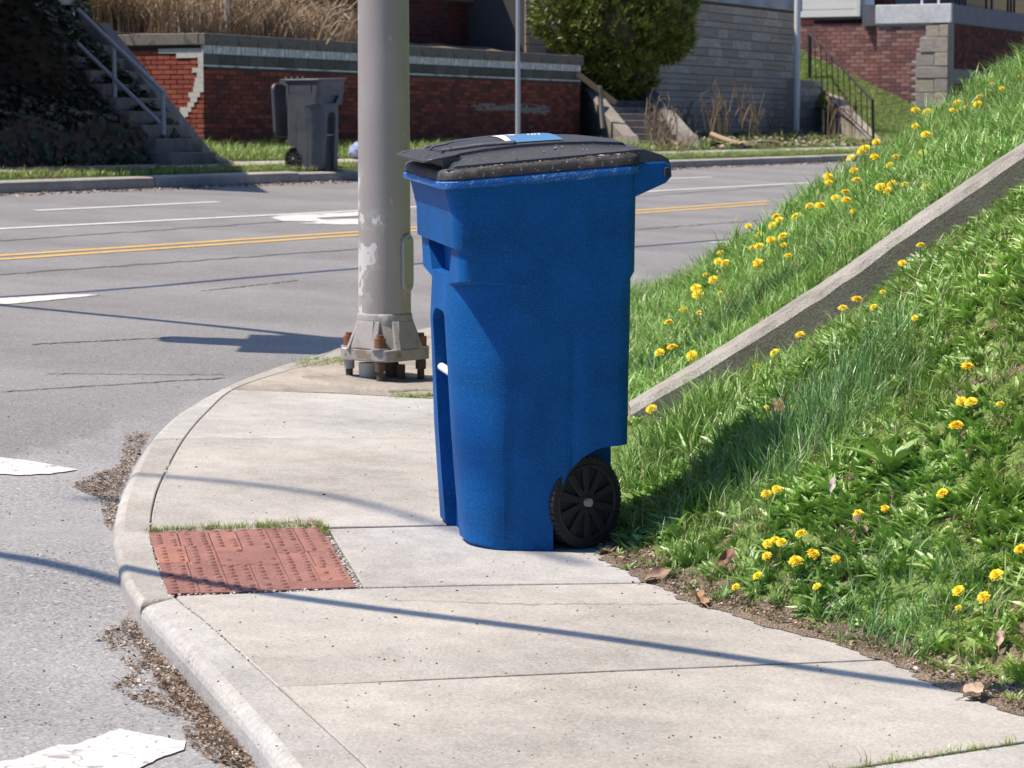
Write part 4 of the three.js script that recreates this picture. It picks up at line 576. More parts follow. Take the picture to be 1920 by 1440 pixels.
{ // right brick house with porch pier
  const cd = 66, Cn = D(1779, 10, cd), h = thing('brick_house', 'red brick house with pale capped porch pier and white siding on the right', 'house', V(Cn.x, yAt(215, cd), Cn.z), 0), y0 = h.position.y, top = yAt(43, cd) - y0;
  const L = new THREE.Group(); L.name = 'pier_face'; L.rotation.y = Math.atan2(-0.446, 0.895); h.add(L);     // sunlit face, x runs left of the corner
  const R = new THREE.Group(); R.name = 'porch_wall'; R.rotation.y = TH; h.add(R);
  const wl = 1.83, s = 0.3;
  mesh('wall_core', box(wl, top + 1, 0.4, -wl / 2, top / 2 - 0.5, -0.22), M.mortarPale, L);
  layBricks(L, 'brick', { x0: -wl, x1: -0.6, y0: -0.4, y1: top, w: 0.235, h: 0.083, gap: 0.017, mats: BROWN, most: 200, zf: () => -0.012, keep: (x, y) => x < -0.63 - 0.22 * sstep(top - 0.1, top - 0.9, y) });
  const quoin = []; for (let y = -0.5, k = 0; y < top - 0.05; k++) { const hh = rr(0.28, 0.42), w = lerp(0.55, 0.83, sstep(top, top - 0.9, y + hh / 2)); for (const [a, b] of rnd() < 0.5 ? [[0, w]] : [[0, w * 0.42], [w * 0.42, w]]) { const k2 = mesh('stone', new RoundedBoxGeometry(b - a - 0.006, Math.min(hh, top - y) - 0.006, 0.14, 2, 0.022), pick(STONE_Y()), L); k2.position.set(-(a + b) / 2 + 0.02, y + Math.min(hh, top - y) / 2, -0.02 + rr(-0.02, 0.02)); } y += hh; }
  function STONE_Y() { return M.stoneY ??= [[0.62, 0.55, 0.43], [0.56, 0.51, 0.43], [0.52, 0.48, 0.42], [0.66, 0.58, 0.46]].map((b, i) => mat({ map: tex(128, 128, (u, v, x, y) => mul(b, 0.7 + 0.6 * fbm(u, v, 6, 1240 + i, 4))), bumpMap: grainBump, bumpScale: 0.02, roughness: 0.95 })); }
  const cap = mat({ map: concreteMap([0.72, 0.71, 0.68], 1250), roughness: 0.9 });
  mesh('pier_cap', boxUV(box(wl + 0.12, 0.47, 0.5, -wl / 2 + 0.03, top + 0.235, -0.19, 0.02), 1.3), cap, L);
  mesh('wall_core', box(9, top + 1, 0.4, 4.5, top / 2 - 0.5, -0.22), M.mortarDark, R);
  layBricks(R, 'brick', { x0: 0.4, x1: 9, y0: -0.3, y1: top, w: 0.235, h: 0.083, gap: 0.014, mats: DARKRED.concat(RED[3], RED[4]), most: 60, score: (x, y) => x - y, zf: () => -0.012, keep: (x, y) => y < top - 1.48 || y > top - 1.10 });
  mesh('stone', box(0.40, top + 0.4, 0.08, 0.2, top / 2 - 0.2, -0.018), STONE_Y()[2], R); for (let x = 0.42; x < 9; x += 0.3) mesh('lintel_stone', box(0.29, 0.36, 0.05, x + 0.145, top - 1.29, -0.016), STONE_Y()[pick([1, 2])], R);
  mesh('porch_cap', boxUV(box(9.1, 0.47, 0.55, 4.57, top + 0.235, -0.18, 0.02), 1.3), mat({ map: concreteMap([0.22, 0.225, 0.24], 1260), roughness: 0.9 }), R);
  const iron = mat({ rgb: [0.02, 0.022, 0.03], roughness: 0.5 }), yS = mat({ rgb: [0.62, 0.42, 0.17], roughness: 0.7 });
  for (const px of [1.6, 1.85, 2.1, 2.35, 4.2, 4.7, 6.2, 6.5, 6.8]) mesh('baluster', box(0.05, 1, 0.05, px, top + 0.97, -0.3), iron, R);
  for (const x of [-0.75, -0.32]) mesh('post', box(0.045, 1, 0.045, x, top + 0.97, -0.2), M.whiteSteel, L);
  mesh('porch_back', box(16, 3.4, 0.2, 8.6, top + 1.6, -2.6), mat({ rgb: [0.30, 0.33, 0.38], roughness: 0.8 }), R); mesh('porch_roof', box(10, 0.25, 4.2, 4.6, top + 3.0, -1.6), mat({ rgb: [0.3, 0.29, 0.27], roughness: 0.9 }), R);
  for (let k = 0; k < 6; k++) mesh('siding_board', box(9, 0.16, 0.03, 10.5, top + 0.2 + k * 0.165, -1.6), yS, R);
  // shaded set-back wall and the sunlit siding left of the pier
  const B = new THREE.Group(); B.name = 'side_wall'; B.rotation.y = Math.atan2(-0.446, 0.895); B.position.set(-wl * 0.895, 0, -wl * 0.446); h.add(B);
  const bp = (px) => { const k = (px - 960) / FPX * 0.9956, ox = h.position.x + B.position.x, od = -(h.position.z + B.position.z); return (k * od - ox) / (0.895 + 0.446 * k); };
  mesh('porch_corner', box(0.42, 0.52, 0.4, -0.2, top + 0.23, -0.25), mat({ map: concreteMap([0.13, 0.13, 0.15], 1270), roughness: 0.9 }), B);
  const b0 = bp(1480), b1 = 0.02, tS = yAt(34, 68) - y0;
  mesh('wall_core', box(b1 - b0, top + 2, 0.3, (b0 + b1) / 2, top / 2 - 1, -0.43), M.mortarPale, B);
  layBricks(B, 'brick', { x0: b0, x1: -0.01, y0: -0.6, y1: tS - 0.06, w: 0.235, h: 0.083, gap: 0.017, mats: BROWN, most: 290, zf: () => -0.272, score: (x) => -x });
  mesh('drip_board', box(b1 - b0 - 0.4, 0.07, 0.08, (b0 + b1) / 2 - 0.2, tS - 0.02, -0.25), iron, B);
  for (let k = 0; k < 7; k++) { mesh('siding_board', box(bp(1601) - b0, 0.185, 0.035, (b0 + bp(1601)) / 2, tS + 0.11 + k * 0.19, -0.25).rotateX(0.0), mat({ rgb: [0.84, 0.82, 0.74], roughness: 0.7 }), B).position.z = 0.0 + (k % 2) * 0.004; }
  for (let k = 0; k < 7; k++) mesh('siding_board', box(bp(1628) - bp(1602), 0.185, 0.035, (bp(1628) + bp(1602)) / 2, tS + 0.11 + k * 0.19, -0.33), mat({ rgb: [0.84, 0.82, 0.74], roughness: 0.7 }), B);
  mesh('back_wall', box(bp(1660) - b0, 3.6, 0.1, (b0 + bp(1660)) / 2, tS + 1.3, -0.6), DARKRED[0], B);
  mesh('corner_board', box(0.1, 1.6, 0.06, bp(1601), tS + 0.75, -0.24), M.whiteSteel, B);
}
{ // meter box with conduit by the railing
  const p = D(1522, 50, 70), m = thing('meter_box', 'grey meter box with bent conduits on a post above the railing', 'meter box', p.clone().add(V(0, -0.3, 0))), gm = mat({ rgb: [0.26, 0.30, 0.30], roughness: 0.6 });
  mesh('box', box(0.34, 0.46, 0.2, 0, 0.26, 0, 0.05), gm, m); mesh('conduit', tube([V(0, 0.5, 0), V(0.06, 0.8, 0), V(0.3, 1.2, 0), V(0.35, 1.8, 0)], 0.03), gm, m); mesh('conduit', tube([V(0.02, 0.5, 0), V(0.25, 0.7, 0.02), V(0.32, 1.2, 0), V(0.5, 1.8, 0)], 0.022), gm, m); mesh('post', box(0.06, 1.6, 0.06, 0, -0.75, 0), mat({ rgb: [0.03, 0.03, 0.03] }), m);
}
// --- stairs ---
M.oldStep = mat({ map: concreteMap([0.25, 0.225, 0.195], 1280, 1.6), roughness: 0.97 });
function stairs(label, O, dir, width, n, rise, run, y0, cheek, cx = 0) {
  const up = dir.clone().normalize(), sd = V(-up.z, 0, up.x), s = thing('stone_stairs', label, 'stairs', V(O.x, y0, O.z), Math.atan2(-sd.z, sd.x));
  for (let i = 0; i < n; i++) mesh('step', boxUV(box(width, rise * (i + 1) - 0.004 * i + 0.4, run + 0.05, cx, (rise * (i + 1)) / 2 - 0.2, -(i + 0.5) * run * (s.userData.f ?? 1), 0.012), 1.4), M.oldStep, s);
  for (const [x, w, ext, h0] of cheek) { const q = extr([[0.55 + ext, -0.4], [0.12, h0], [-0.12, h0 + 0.05], [-n * run, n * rise + 0.25], [-n * run - 0.3, n * rise + 0.25], [-n * run - 0.3, -0.4]].map(([a, b]) => [a, b]), w, 0.015); q.rotateY(-Math.PI / 2); mesh('stair_cheek', boxUV(q.translate(x + w / 2, 0, 0), 1.4), M.oldStep, s); }
  return s;
}
{
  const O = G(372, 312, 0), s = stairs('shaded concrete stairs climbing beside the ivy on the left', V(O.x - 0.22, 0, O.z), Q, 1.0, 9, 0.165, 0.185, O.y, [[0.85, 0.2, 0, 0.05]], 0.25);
  const rail = thing('handrail', 'pale pipe handrail with two posts over the left stairs', 'handrail', null), rm = mat({ rgb: [0.42, 0.44, 0.45], roughness: 0.55 });
  const P = (px, py) => D(px, py, lerp(32.3, 31.6, (px - 150) / 160));
  mesh('rail', bar(P(146, 18), P(311, 176), 0.028, 8), rm, rail); mesh('rail', bar(P(146, 82), P(306, 236), 0.026, 8), rm, rail); mesh('post', bar(P(213, 80), P(216, 196), 0.028, 8), rm, rail); mesh('post', bar(P(305, 170), P(307, 252), 0.03, 8), rm, rail); rebase(rail, P(307, 252));
}
{
  const O = V(2.62, 0, -47.6), y0 = g(2.62, 47.6), dir = V(-0.26, 0, -0.966);
  stairs('dark concrete stairs climbing between the brick wall and the shrub', O, dir, 0.95, 7, 0.125, 0.36, y0, [[-0.56, 0.22, 0.1, 0.20], [0.56, 0.22, 0.1, 0.20]]);
  const wood = mat({ map: tex(256, 64, (u, v, x, y) => mul([0.30, 0.22, 0.13], 0.7 + 0.6 * fbm(u * 1, v, 4, 1300, 4))), roughness: 0.9 }), greyWood = mat({ rgb: [0.33, 0.31, 0.28], roughness: 0.9 });
  const r = thing('handrail', 'wooden board handrail on grey posts over the middle stairs', 'handrail', null), P = (px, py) => D(px, py, px < 1070 ? 52 : 48);
  const plank = (a, b, h) => { const l = a.distanceTo(b), q = box(l, h, 0.06, l / 2, -h / 2, 0); q.applyQuaternion(new THREE.Quaternion().setFromUnitVectors(V(1, 0, 0), b.clone().sub(a).normalize())); return q.translate(a.x, a.y, a.z); };
  mesh('rail', plank(P(985, 46), P(1056, 106), 0.12), wood, r); mesh('rail', plank(P(1086, 134), P(1158, 189), 0.10), wood, r);
  mesh('post', bar(P(1013, 68), P(1014, 118), 0.04, 4), greyWood, r); mesh('post', bar(P(1124, 160), P(1131, 240), 0.045, 4), greyWood, r); rebase(r, P(1131, 240));
}
{ // galvanised post in front of the brick wall, white post on the terrace
  const p = alongN(971, KN - 0.6); const a = thing('sign_post', 'thin galvanised post standing before the brick wall behind the blue bin', 'post', ground2(p)); mesh('post', merge([bar(V(0, -0.1, 0), V(0, 1.45, 0), 0.034, 12), bar(V(0, 1.4, 0), V(0, 3.2, 0), 0.028, 12)]), mat({ rgb: [0.50, 0.53, 0.55], roughness: 0.45, metalness: 0.3 }), a);
  const q = D(427, 64, 39.6), b = thing('pipe_post', 'white pipe post among the dry stalks on the terrace', 'post', q.clone().add(V(0, -0.2, 0))); mesh('post', merge([bar(V(0, 0, 0), V(-0.02, 0.9, 0), 0.042, 10)]), M.whiteSteel, b);
  const bp = ground2(D(670, 292, 36), 0.0), bag = new THREE.IcosahedronGeometry(0.16, 3), bpP = bag.attributes.position; for (let i = 0; i < bpP.count; i++) { const k = 0.75 + 0.5 * fbm(bpP.getX(i) * 2 + 0.5, bpP.getY(i) * 2 + bpP.getZ(i) + 0.5, 6, 1310, 3); bpP.setXYZ(i, bpP.getX(i) * k, bpP.getY(i) * k * 0.8, bpP.getZ(i) * k); } bag.computeVertexNormals(); const bg = D(676, 286, 36); const t = thing('plastic_bag', 'pale blue plastic bag in the grass beside the traffic pole', 'plastic bag', V(bg.x, g(bg.x, 36), bg.z)); mesh('bag', bag.translate(0, 0.12, 0), mat({ rgb: [0.30, 0.36, 0.55], roughness: 0.4 }), t);
}
// --- ivy house at the left ---
const HN = -20.1, HC = alongN(150, HN);
const ivyFrame = (a, b) => V(HC.x + E.x * a, 0, HC.z + E.z * a).addScaledVector(V(0.895, 0, 0.446), b);   // a along the road, b towards it
{ // the neighbouring house just outside the picture, whose shade lies on the ivy and the stairs
  const nb = thing('brick_house', 'red brick neighbouring house at the far left edge shading the ivy bed', 'house', V(-9, g(-9, 31), -31)); mesh('wall', extr([[3.3, -2.4], [-6, -2.4], [-6, 3.2], [2.25, 3.2]], 5.4).rotateX(-Math.PI / 2).translate(0, -0.6, 0), mat({ rgb: [0.2, 0.06, 0.05], roughness: 0.95 }), nb); mesh('roof', extr([[3.5, -2.6], [-6.2, -2.6], [-6.2, 3.4], [2.45, 3.4]], 0.2).rotateX(-Math.PI / 2).translate(0, 4.8, 0), mat({ rgb: [0.08, 0.08, 0.085], roughness: 0.9 }), nb);
}
{
  const y0 = g(HC.x, -HC.z) - 0.3, h = frameAt('ivy_house', 'ivy covered brick house with stone sill and white downpipe at the left', 'house', V(HC.x, y0, HC.z), TH), yy = (py) => yAt(py, -HC.z) - y0;
  const lx = (px) => { const p = alongN(px, HN); return (p.x - HC.x) * 0.446 + (-p.z + HC.z) * 0.895; };
  const wall = mat({ map: tex(256, 256, (u, v, x, y) => mul([0.24, 0.07, 0.06], 0.7 + 0.6 * fbm(u, v, 8, 1330, 4))), roughness: 0.95 });
  const gq = box(14, 3.4, 0.5, -7, 1.7, -0.25); mesh('wall', gq, wall, h);
  mesh('side_wall', box(0.3, 3.4, 9, -0.152, 1.7, -4.8).rotateY(0.0), wall, h).rotation.y = 0.33;
  const sill = mat({ map: concreteMap([0.50, 0.48, 0.42], 1340), roughness: 0.9 });
  mesh('sill', extr([[lx(62), yy(28)], [lx(112), yy(30)], [lx(106), yy(12)], [lx(68), yy(11)]], 0.06, 0.004).translate(0, 0, 0.03), sill, h);
  mesh('ledge', box(lx(130) - lx(52), 0.075, 0.14, (lx(130) + lx(52)) / 2, yy(6), 0.06, 0.01), sill, h);
  mesh('panel', box(lx(113) - lx(72), 0.62, 0.03, (lx(113) + lx(72)) / 2, yy(72), 0.02), mat({ rgb: [0.24, 0.022, 0.035], roughness: 0.8 }), h);
  mesh('downpipe', bar(V(lx(128), yy(166), 0.10), V(lx(127), yy(14), 0.10), 0.03, 8), M.whiteSteel, h);
}

// ---------- plants ----------
const bladeMesh = (list) => {                                // list of blades: base, turn, lean, height, width, curl, profile, colour
  const pos = [], col = [];
  for (const b of list) {
    const N = b.n ?? 3, dx = Math.cos(b.turn), dz = Math.sin(b.turn), P = [];
    for (let i = 0; i <= N; i++) { const t = i / N, a = b.lean * t + b.curl * t * t, y = b.h * (t - 0.18 * a * t), o = b.h * a * 0.62 * t, w = b.w * (b.prof ? b.prof(t) : 1 - t * t * 0.98) / 2; P.push([[b.x + dx * o - dz * w, y - (b.fold ?? 0) * w * 0, b.z + dz * o + dx * w], [b.x + dx * o + dz * w, y, b.z + dz * o - dx * w], [b.x + dx * o, y - (b.fold ?? 0) * w, b.z + dz * o]]); }
    const put = (...v) => { for (const k of v) { pos.push(...k); col.push(...b.c); } };
    for (let i = 0; i < N; i++) { const [a, c, m] = P[i], [e, f, n] = P[i + 1]; if (b.fold) { put(a, m, e, m, n, e, m, c, n, c, f, n); } else put(a, c, e, c, f, e); }
  }
  return tri(pos, null, col);
};
const gcol = () => { const k = rnd(); return k < 0.10 ? [0.46, 0.48, 0.22] : k < 0.16 ? [0.50, 0.42, 0.26] : mix([0.16, 0.33, 0.045], [0.40, 0.60, 0.17], rnd()); };
const leafProf = (t) => 0.25 + 2.3 * Math.pow(t, 0.8) * Math.pow(1 - t, 0.55), ovalProf = (t) => (t < 0.3 ? 0.2 : 1) * Math.sin(Math.PI * clamp(t * 1.05 - 0.02)) * 1.1 + 0.06;
const grassTuft = (n, h0, h1, spread, w) => bladeMesh(Array.from({ length: n }, () => { const a = rr(0, 6.3), r = spread * Math.sqrt(rnd()); return { x: r * Math.cos(a), z: r * Math.sin(a), turn: rr(0, 6.3), lean: rr(0.15, 0.8), curl: rr(0.2, 1.1), h: rr(h0, h1), w: w * rr(0.7, 1.3), c: gcol() }; }));
const leafTuft = (n, h0, h1, spread, w, prof) => bladeMesh(Array.from({ length: n }, () => { const a = rr(0, 6.3), r = spread * Math.sqrt(rnd()); return { x: r * Math.cos(a), z: r * Math.sin(a), turn: a + rr(-0.7, 0.7), lean: rr(0.5, 1.3), curl: rr(0.2, 0.9), h: rr(h0, h1), w: w * rr(0.7, 1.3), c: mix([0.19, 0.38, 0.05], [0.43, 0.64, 0.21], rnd()), prof, fold: 0.5, n: 4 }; }));
M.grass = new THREE.MeshPhysicalMaterial({ vertexColors: true, roughness: 0.4, transmission: 0.4, thickness: 0, side: THREE.DoubleSide, specularIntensity: 0.9 });
M.ivy = new THREE.MeshStandardMaterial({ vertexColors: false, roughness: 0.5, side: THREE.DoubleSide });
function scatter(name, label, geos, n, place, tint, m = M.grass) {
  const per = geos.map(() => []), o = new THREE.Object3D(), c = new THREE.Color();
  for (let i = 0; i < n; i++) { const p = place(i); if (!p) continue; per[p.kind ?? Math.floor(rnd() * geos.length)].push(p); }
  const root = new THREE.Group(); root.name = numbered(name); root.userData.kind = 'stuff'; root.userData.label = label; scene.add(root);
  per.forEach((L, k) => {
    if (!L.length) return; const im = new THREE.InstancedMesh(geos[k], m, L.length); im.name = 'clumps'; im.userData.kind = 'stuff'; im.castShadow = im.receiveShadow = true;
    L.forEach((p, i) => { o.position.copy(p.at); o.rotation.set(p.rx ?? rr(-0.2, 0.2), p.ry ?? rr(0, 6.28), p.rz ?? rr(-0.2, 0.2), 'YXZ'); o.scale.set(p.s, p.s * (p.sy ?? 1), p.s); o.updateMatrix(); im.setMatrixAt(i, o.matrix); const t = tint(p); c.setRGB(t[0], t[1], t[2]); im.setColorAt(i, c); });
    root.add(im);
  });
  return root;
}
const patchy = (x, d, f = 1.7, s = 2000) => fbm(((x * f / 16) % 1 + 1) % 1, ((d * f / 16) % 1 + 1) % 1, 16, s, 3);
const shortG = [0, 1, 2, 3].map(() => grassTuft(13, 0.028, 0.070, 0.035, 0.0038)), longG = [0, 1, 2].map(() => grassTuft(14, 0.08, 0.145, 0.035, 0.0040)), wideG = [0, 1].map(() => grassTuft(9, 0.08, 0.15, 0.03, 0.009)), leafG = [0, 1, 2].map(() => leafTuft(9, 0.032, 0.062, 0.018, 0.0125, leafProf)), roundG = [0, 1].map(() => leafTuft(9, 0.028, 0.05, 0.02, 0.018, ovalProf)), dryG = [0, 1].map(() => bladeMesh(Array.from({ length: 9 }, () => ({ x: rr(-0.04, 0.04), z: rr(-0.04, 0.04), turn: rr(0, 6.3), lean: rr(0.8, 2), curl: rr(0, 0.6), h: rr(0.04, 0.08), w: 0.0035, c: mix([0.34, 0.28, 0.17], [0.22, 0.17, 0.11], rnd()) }))));
const GEOS = [...shortG, ...longG, ...wideG, ...leafG, ...roundG, ...dryG]; // 0-3 short, 4-6 long, 7-8 wide, 9-11 leaf, 12-13 round, 14-15 dry
const greenTint = (p) => { const w = 0.75 + 0.5 * patchy(p.at.x, -p.at.z, 2.3, 2050), y = patchy(p.at.x + 5, -p.at.z, 1.1, 2060); const b = p.kind > 3 && p.kind < 7 ? clamp(blob(p.at.x, -p.at.z, T1.x, -T1.z, 0.4) + blob(p.at.x, -p.at.z, T3.x, -T3.z, 0.3)) : 0; return [w * lerp(0.85, 1.25, y) * (1 - 0.3 * b), w * (1 - 0.12 * b), w * lerp(1.1, 0.8, y) * (1 + 0.35 * b)]; };
const blob = (x, d, cx, cd, r) => Math.exp(-((x - cx) ** 2 + (d - cd) ** 2) / (r * r));
const T1 = hitBank(1530, 800, 0), T2 = hitBank(1290, 830, 0), T3 = hitBank(1660, 1200, 0), T4 = hitBank(1900, 1180, 0);
scatter('grass', 'grass and weeds growing over the near bank',  GEOS, 21000, () => {
  const d = lerp(5.2, DS - 0.03, Math.pow(rnd(), 0.85)), t = Math.pow(rnd(), 0.9) * 2.35 - 0.06, x = xbNear(d) + t; if (x > 0.2 * d + 0.25) return null;
  const edge = sstep(-0.04, 0.10, t + 0.13 * (patchy(x, d, 6) - 0.5)); if (rnd() > 0.08 + edge) return null;
  const at = V(x, bankY(x, d) - 0.008, -d), lp = patchy(x, d, 2.1, 2010), tall = blob(x, d, T1.x, -T1.z, 0.33) + blob(x, d, T2.x, -T2.z, 0.30) * 1.2 + blob(x, d, T3.x, -T3.z, 0.2) * 0.8 + blob(x, d, T4.x, -T4.z, 0.25) * 0.4, k = rnd();
  let kind; if (k < 0.08) kind = 14 + Math.floor(rnd() * 2); else if (rnd() < tall * 0.75) kind = blob(x, d, T2.x, -T2.z, 0.35) > 0.3 && rnd() < 0.6 ? 7 + Math.floor(rnd() * 2) : 4 + Math.floor(rnd() * 3); else if (lp > 0.38 + 0.16 * sstep(8, 9.5, d)) kind = rnd() < 0.7 ? 9 + Math.floor(rnd() * 3) : rnd() < 0.5 ? 12 + Math.floor(rnd() * 2) : Math.floor(rnd() * 4); else kind = rnd() < 0.82 ? Math.floor(rnd() * 4) : 9 + Math.floor(rnd() * 3);
  return { at, kind, s: rr(0.55, 1.05) * lerp(0.6, 1, edge) * lerp(1, 0.8, sstep(9, 10.3, d)), sy: kind > 3 && kind < 9 ? 1 + 0.75 * blob(x, d, T1.x, -T1.z, 0.32) + 0.9 * blob(x, d, T2.x, -T2.z, 0.3) : 1, rz: -0.2 + rr(-0.25, 0.25), rx: rr(-0.25, 0.25) };
}, greenTint);
scatter('grass', 'long grass growing on the upper bank above the slanting concrete edge', GEOS, 12500, () => {
  const d = lerp(DS + 0.24, 16.2, Math.pow(rnd(), 1.1)), t = rnd() * 3.2, x = xbFar(d) + t - 0.05; if (x > 0.2 * d + 0.3) return null;
  const k = rnd(), nearEdge = sstep(0.5, 0.05, d - DS - 0.24), lp = patchy(x, d, 1.5, 2030); let kind = k < 0.10 ? 14 + Math.floor(rnd() * 2) : lp > 0.55 - 0.15 * nearEdge && rnd() < 0.75 ? 7 + Math.floor(rnd() * 6) : rnd() < 0.55 ? 4 + Math.floor(rnd() * 3) : Math.floor(rnd() * 4); if (kind > 11) kind = 7;
  return { at: V(x, bankY(x, d) - 0.01, -d), kind, s: rr(0.75, 1.25) * lerp(1, 0.7, nearEdge), sy: rr(0.8, 1.15) * (d > 14 && rnd() < 0.25 ? 1.5 : 1), rz: -0.15 + rr(-0.2, 0.2) };
}, (p) => { const w = 0.8 + 0.45 * patchy(p.at.x, -p.at.z, 2, 2080); return [w * 0.95, w, w]; });
const vergeTint = (p) => { const w = 0.8 + 0.4 * patchy(p.at.x, -p.at.z, 1, 2090); return [w * 1.15, w * 1.05, w]; };
const band = (n0, n1, a0, a1) => { const n = lerp(n0, n1, rnd()), a = lerp(a0, a1, rnd()), x = 0.895 * n + 0.446 * a, d = -0.446 * n + 0.895 * a; return V(x, g(x, d), -d); };
const WN = nOf(G(383, 278));
scatter('grass', 'verge grass along the far kerb and below the brick wall', [...shortG, ...longG, ...dryG], 11000, () => { const k = rnd(); let at; if (k < 0.42) at = band(KN - 0.18, PN + 0.02, 20, 58); else if (k < 0.9) at = band(PB - 0.02, WN + 0.03, 28.5, 44.5); else at = band(PB, SN + 0.1, 44, 62); return { at, kind: k >= 0.42 && rnd() < 0.3 ? 4 + Math.floor(rnd() * 3) : rnd() < 0.16 ? 7 + Math.floor(rnd() * 2) : Math.floor(rnd() * 4), s: rr(0.8, 1.7) }; }, vergeTint);
scatter('grass', 'short lawn on the slope before the right brick house', shortG, 5000, () => ({ at: yardAt(rnd(), rnd()).add(V(0, -0.01, 0)), s: rr(1, 1.9) }), (p) => { const w = rr(0.8, 1.2); return [w * 1.35, w * 1.15, w * 1.2]; });
// little weeds in the joints: the paving panel's far edge and the foot of the pole
scatter('grass', 'small weeds in the joints by the paving panel and the pole', [...shortG, ...dryG], 420, (i) => { const k = rnd(); let px, py; if (k < 0.5) { const t = rnd(); px = lerp(278, 606, t); py = lerp(999, 988, t) + rr(-6, 3) * (0.5 + t); } else if (k < 0.6) { const t = rnd(); px = lerp(602, 612, t); py = lerp(990, 1008, t); } else if (k < 0.8) { px = rr(555, 660); py = lerp(683, 676, (px - 555) / 105) + rr(-6, 9); } else if (k < 0.95) { px = rr(735, 818); py = 745 + rr(-3, 3); } else { px = rr(1560, 1920); py = lerp(1446, 1393, (px - 1590) / 330) + rr(-2, 2); } return { at: G(px, py, -0.004), s: rr(0.25, 0.55), kind: rnd() < 0.3 ? 4 + Math.floor(rnd() * 2) : Math.floor(rnd() * 4) }; }, greenTint);
// --- dead leaves, bark crumbs and grit ---
const twig = new THREE.CylinderGeometry(0.05, 0.035, 2.6, 4).rotateZ(Math.PI / 2).translate(0, 0.06, 0);
const flake = [0, 1, 2].map((k) => { const a = 0.5, b = [0.3, 0.16, 0.42][k], h = [0.10, 0.05, 0.22][k]; return tri([-a, 0, -b * 0.4, 0, h, -b, a, 0.04, 0, -a, 0, -b * 0.4, a, 0.04, 0, 0, h * 0.6, b, -a, 0, -b * 0.4, 0, h * 0.6, b, -a * 0.7, 0.02, b * 0.8]); });
M.flake = new THREE.MeshStandardMaterial({ roughness: 0.95, side: THREE.DoubleSide });
const brownTint = () => { const k = rnd(); return k < 0.48 ? mix([0.085, 0.055, 0.04], [0.19, 0.125, 0.085], rnd()) : k < 0.82 ? mix([0.30, 0.22, 0.155], [0.44, 0.33, 0.23], rnd()) : k < 0.86 ? [0.32, 0.17, 0.09] : k < 0.97 ? [0.52, 0.49, 0.45] : [0.75, 0.73, 0.70]; };
const inPoly = (P, x, y) => { let c = false; for (let i = 0, j = P.length - 1; i < P.length; j = i++) if ((P[i][1] > y) !== (P[j][1] > y) && x < (P[j][0] - P[i][0]) * (y - P[i][1]) / (P[j][1] - P[i][1]) + P[i][0]) c = !c; return c; };
const sampler = (P) => { const xs = P.map((p) => p[0]), ys = P.map((p) => p[1]), x0 = Math.min(...xs), x1 = Math.max(...xs), y0 = Math.min(...ys), y1 = Math.max(...ys); return () => { for (;;) { const x = rr(x0, x1), y = rr(y0, y1); if (inPoly(P, x, y)) return [x, y]; } }; };
const pileA = sampler([[178, 1196], [248, 1150], [282, 1172], [345, 1250], [440, 1362], [512, 1452], [425, 1450], [352, 1395], [335, 1350], [262, 1318], [205, 1290], [250, 1262], [215, 1225]]);
const pileA2 = sampler([[225, 1180], [282, 1172], [345, 1250], [440, 1362], [512, 1452], [440, 1450], [370, 1365], [300, 1290], [255, 1215]]);
const pileB = sampler([[235, 812], [282, 812], [246, 880], [222, 935], [212, 1000], [196, 985], [188, 935], [130, 912], [165, 895], [225, 872]]);
scatter('leaf_litter', 'brown bark and leaf litter gathered in the gutter along the kerb', [...flake, flake[1], twig], 17000, () => { const k = rnd(), [px, py] = k < 0.40 ? pileA() : k < 0.78 ? pileA2() : pileB(); const pt = onRoad(px, py, 0.002); if (patchy(pt.x, -pt.z, 14, 2120) < 0.42 && rnd() < 0.8 && k < 0.4) return null; pt.y += (k >= 0.4 && k < 0.78 ? rr(0, 0.022) : rr(0, 0.006)); return { at: pt, s: rr(0.003, 0.011) * (rnd() < 0.06 ? 2.2 : 1), rx: rr(-0.6, 0.6), rz: rr(-0.6, 0.6) }; }, brownTint, M.flake);
scatter('leaf_litter', 'dry leaf and stalk litter along the edge between pavement and bank', [...flake, twig], 9000, () => { const d = rr(5.2, 8.1), t = rr(-0.05, 0.07) + rr(-0.04, 0.04), x = xbNear(d) + t; const sp = sstep(-0.07, 0.01, t); if (rnd() > 0.15 + sp) return null; return { at: V(x, Math.max(g(x, d) + 0.003, bankY(x, d) + 0.002) + rr(0, 0.009), -d), s: rr(0.003, 0.012) * (rnd() < 0.05 ? 2.2 : 1), rx: rr(-0.7, 0.7), rz: rr(-0.7, 0.7) }; }, brownTint, M.flake);
scatter('leaf_litter', 'brown litter along the far kerb and on the slanting concrete edge', flake, 4200, () => { if (rnd() < 0.7) { const p = band(KN + 0.02, KN + 0.35, 21, 48); p.y += roadOff(p.x, -p.z) + 0.004; return { at: p, s: rr(0.02, 0.05), rx: rr(-0.5, 0.5), rz: rr(-0.5, 0.5) }; } const x = rr(0.6, 2.2), d = DS + rr(0.22, 0.42); return { at: V(x, bankY(x, d) + 0.005, -d), s: rr(0.008, 0.025) }; }, brownTint, M.flake);
const pebble = new THREE.IcosahedronGeometry(0.5, 0);
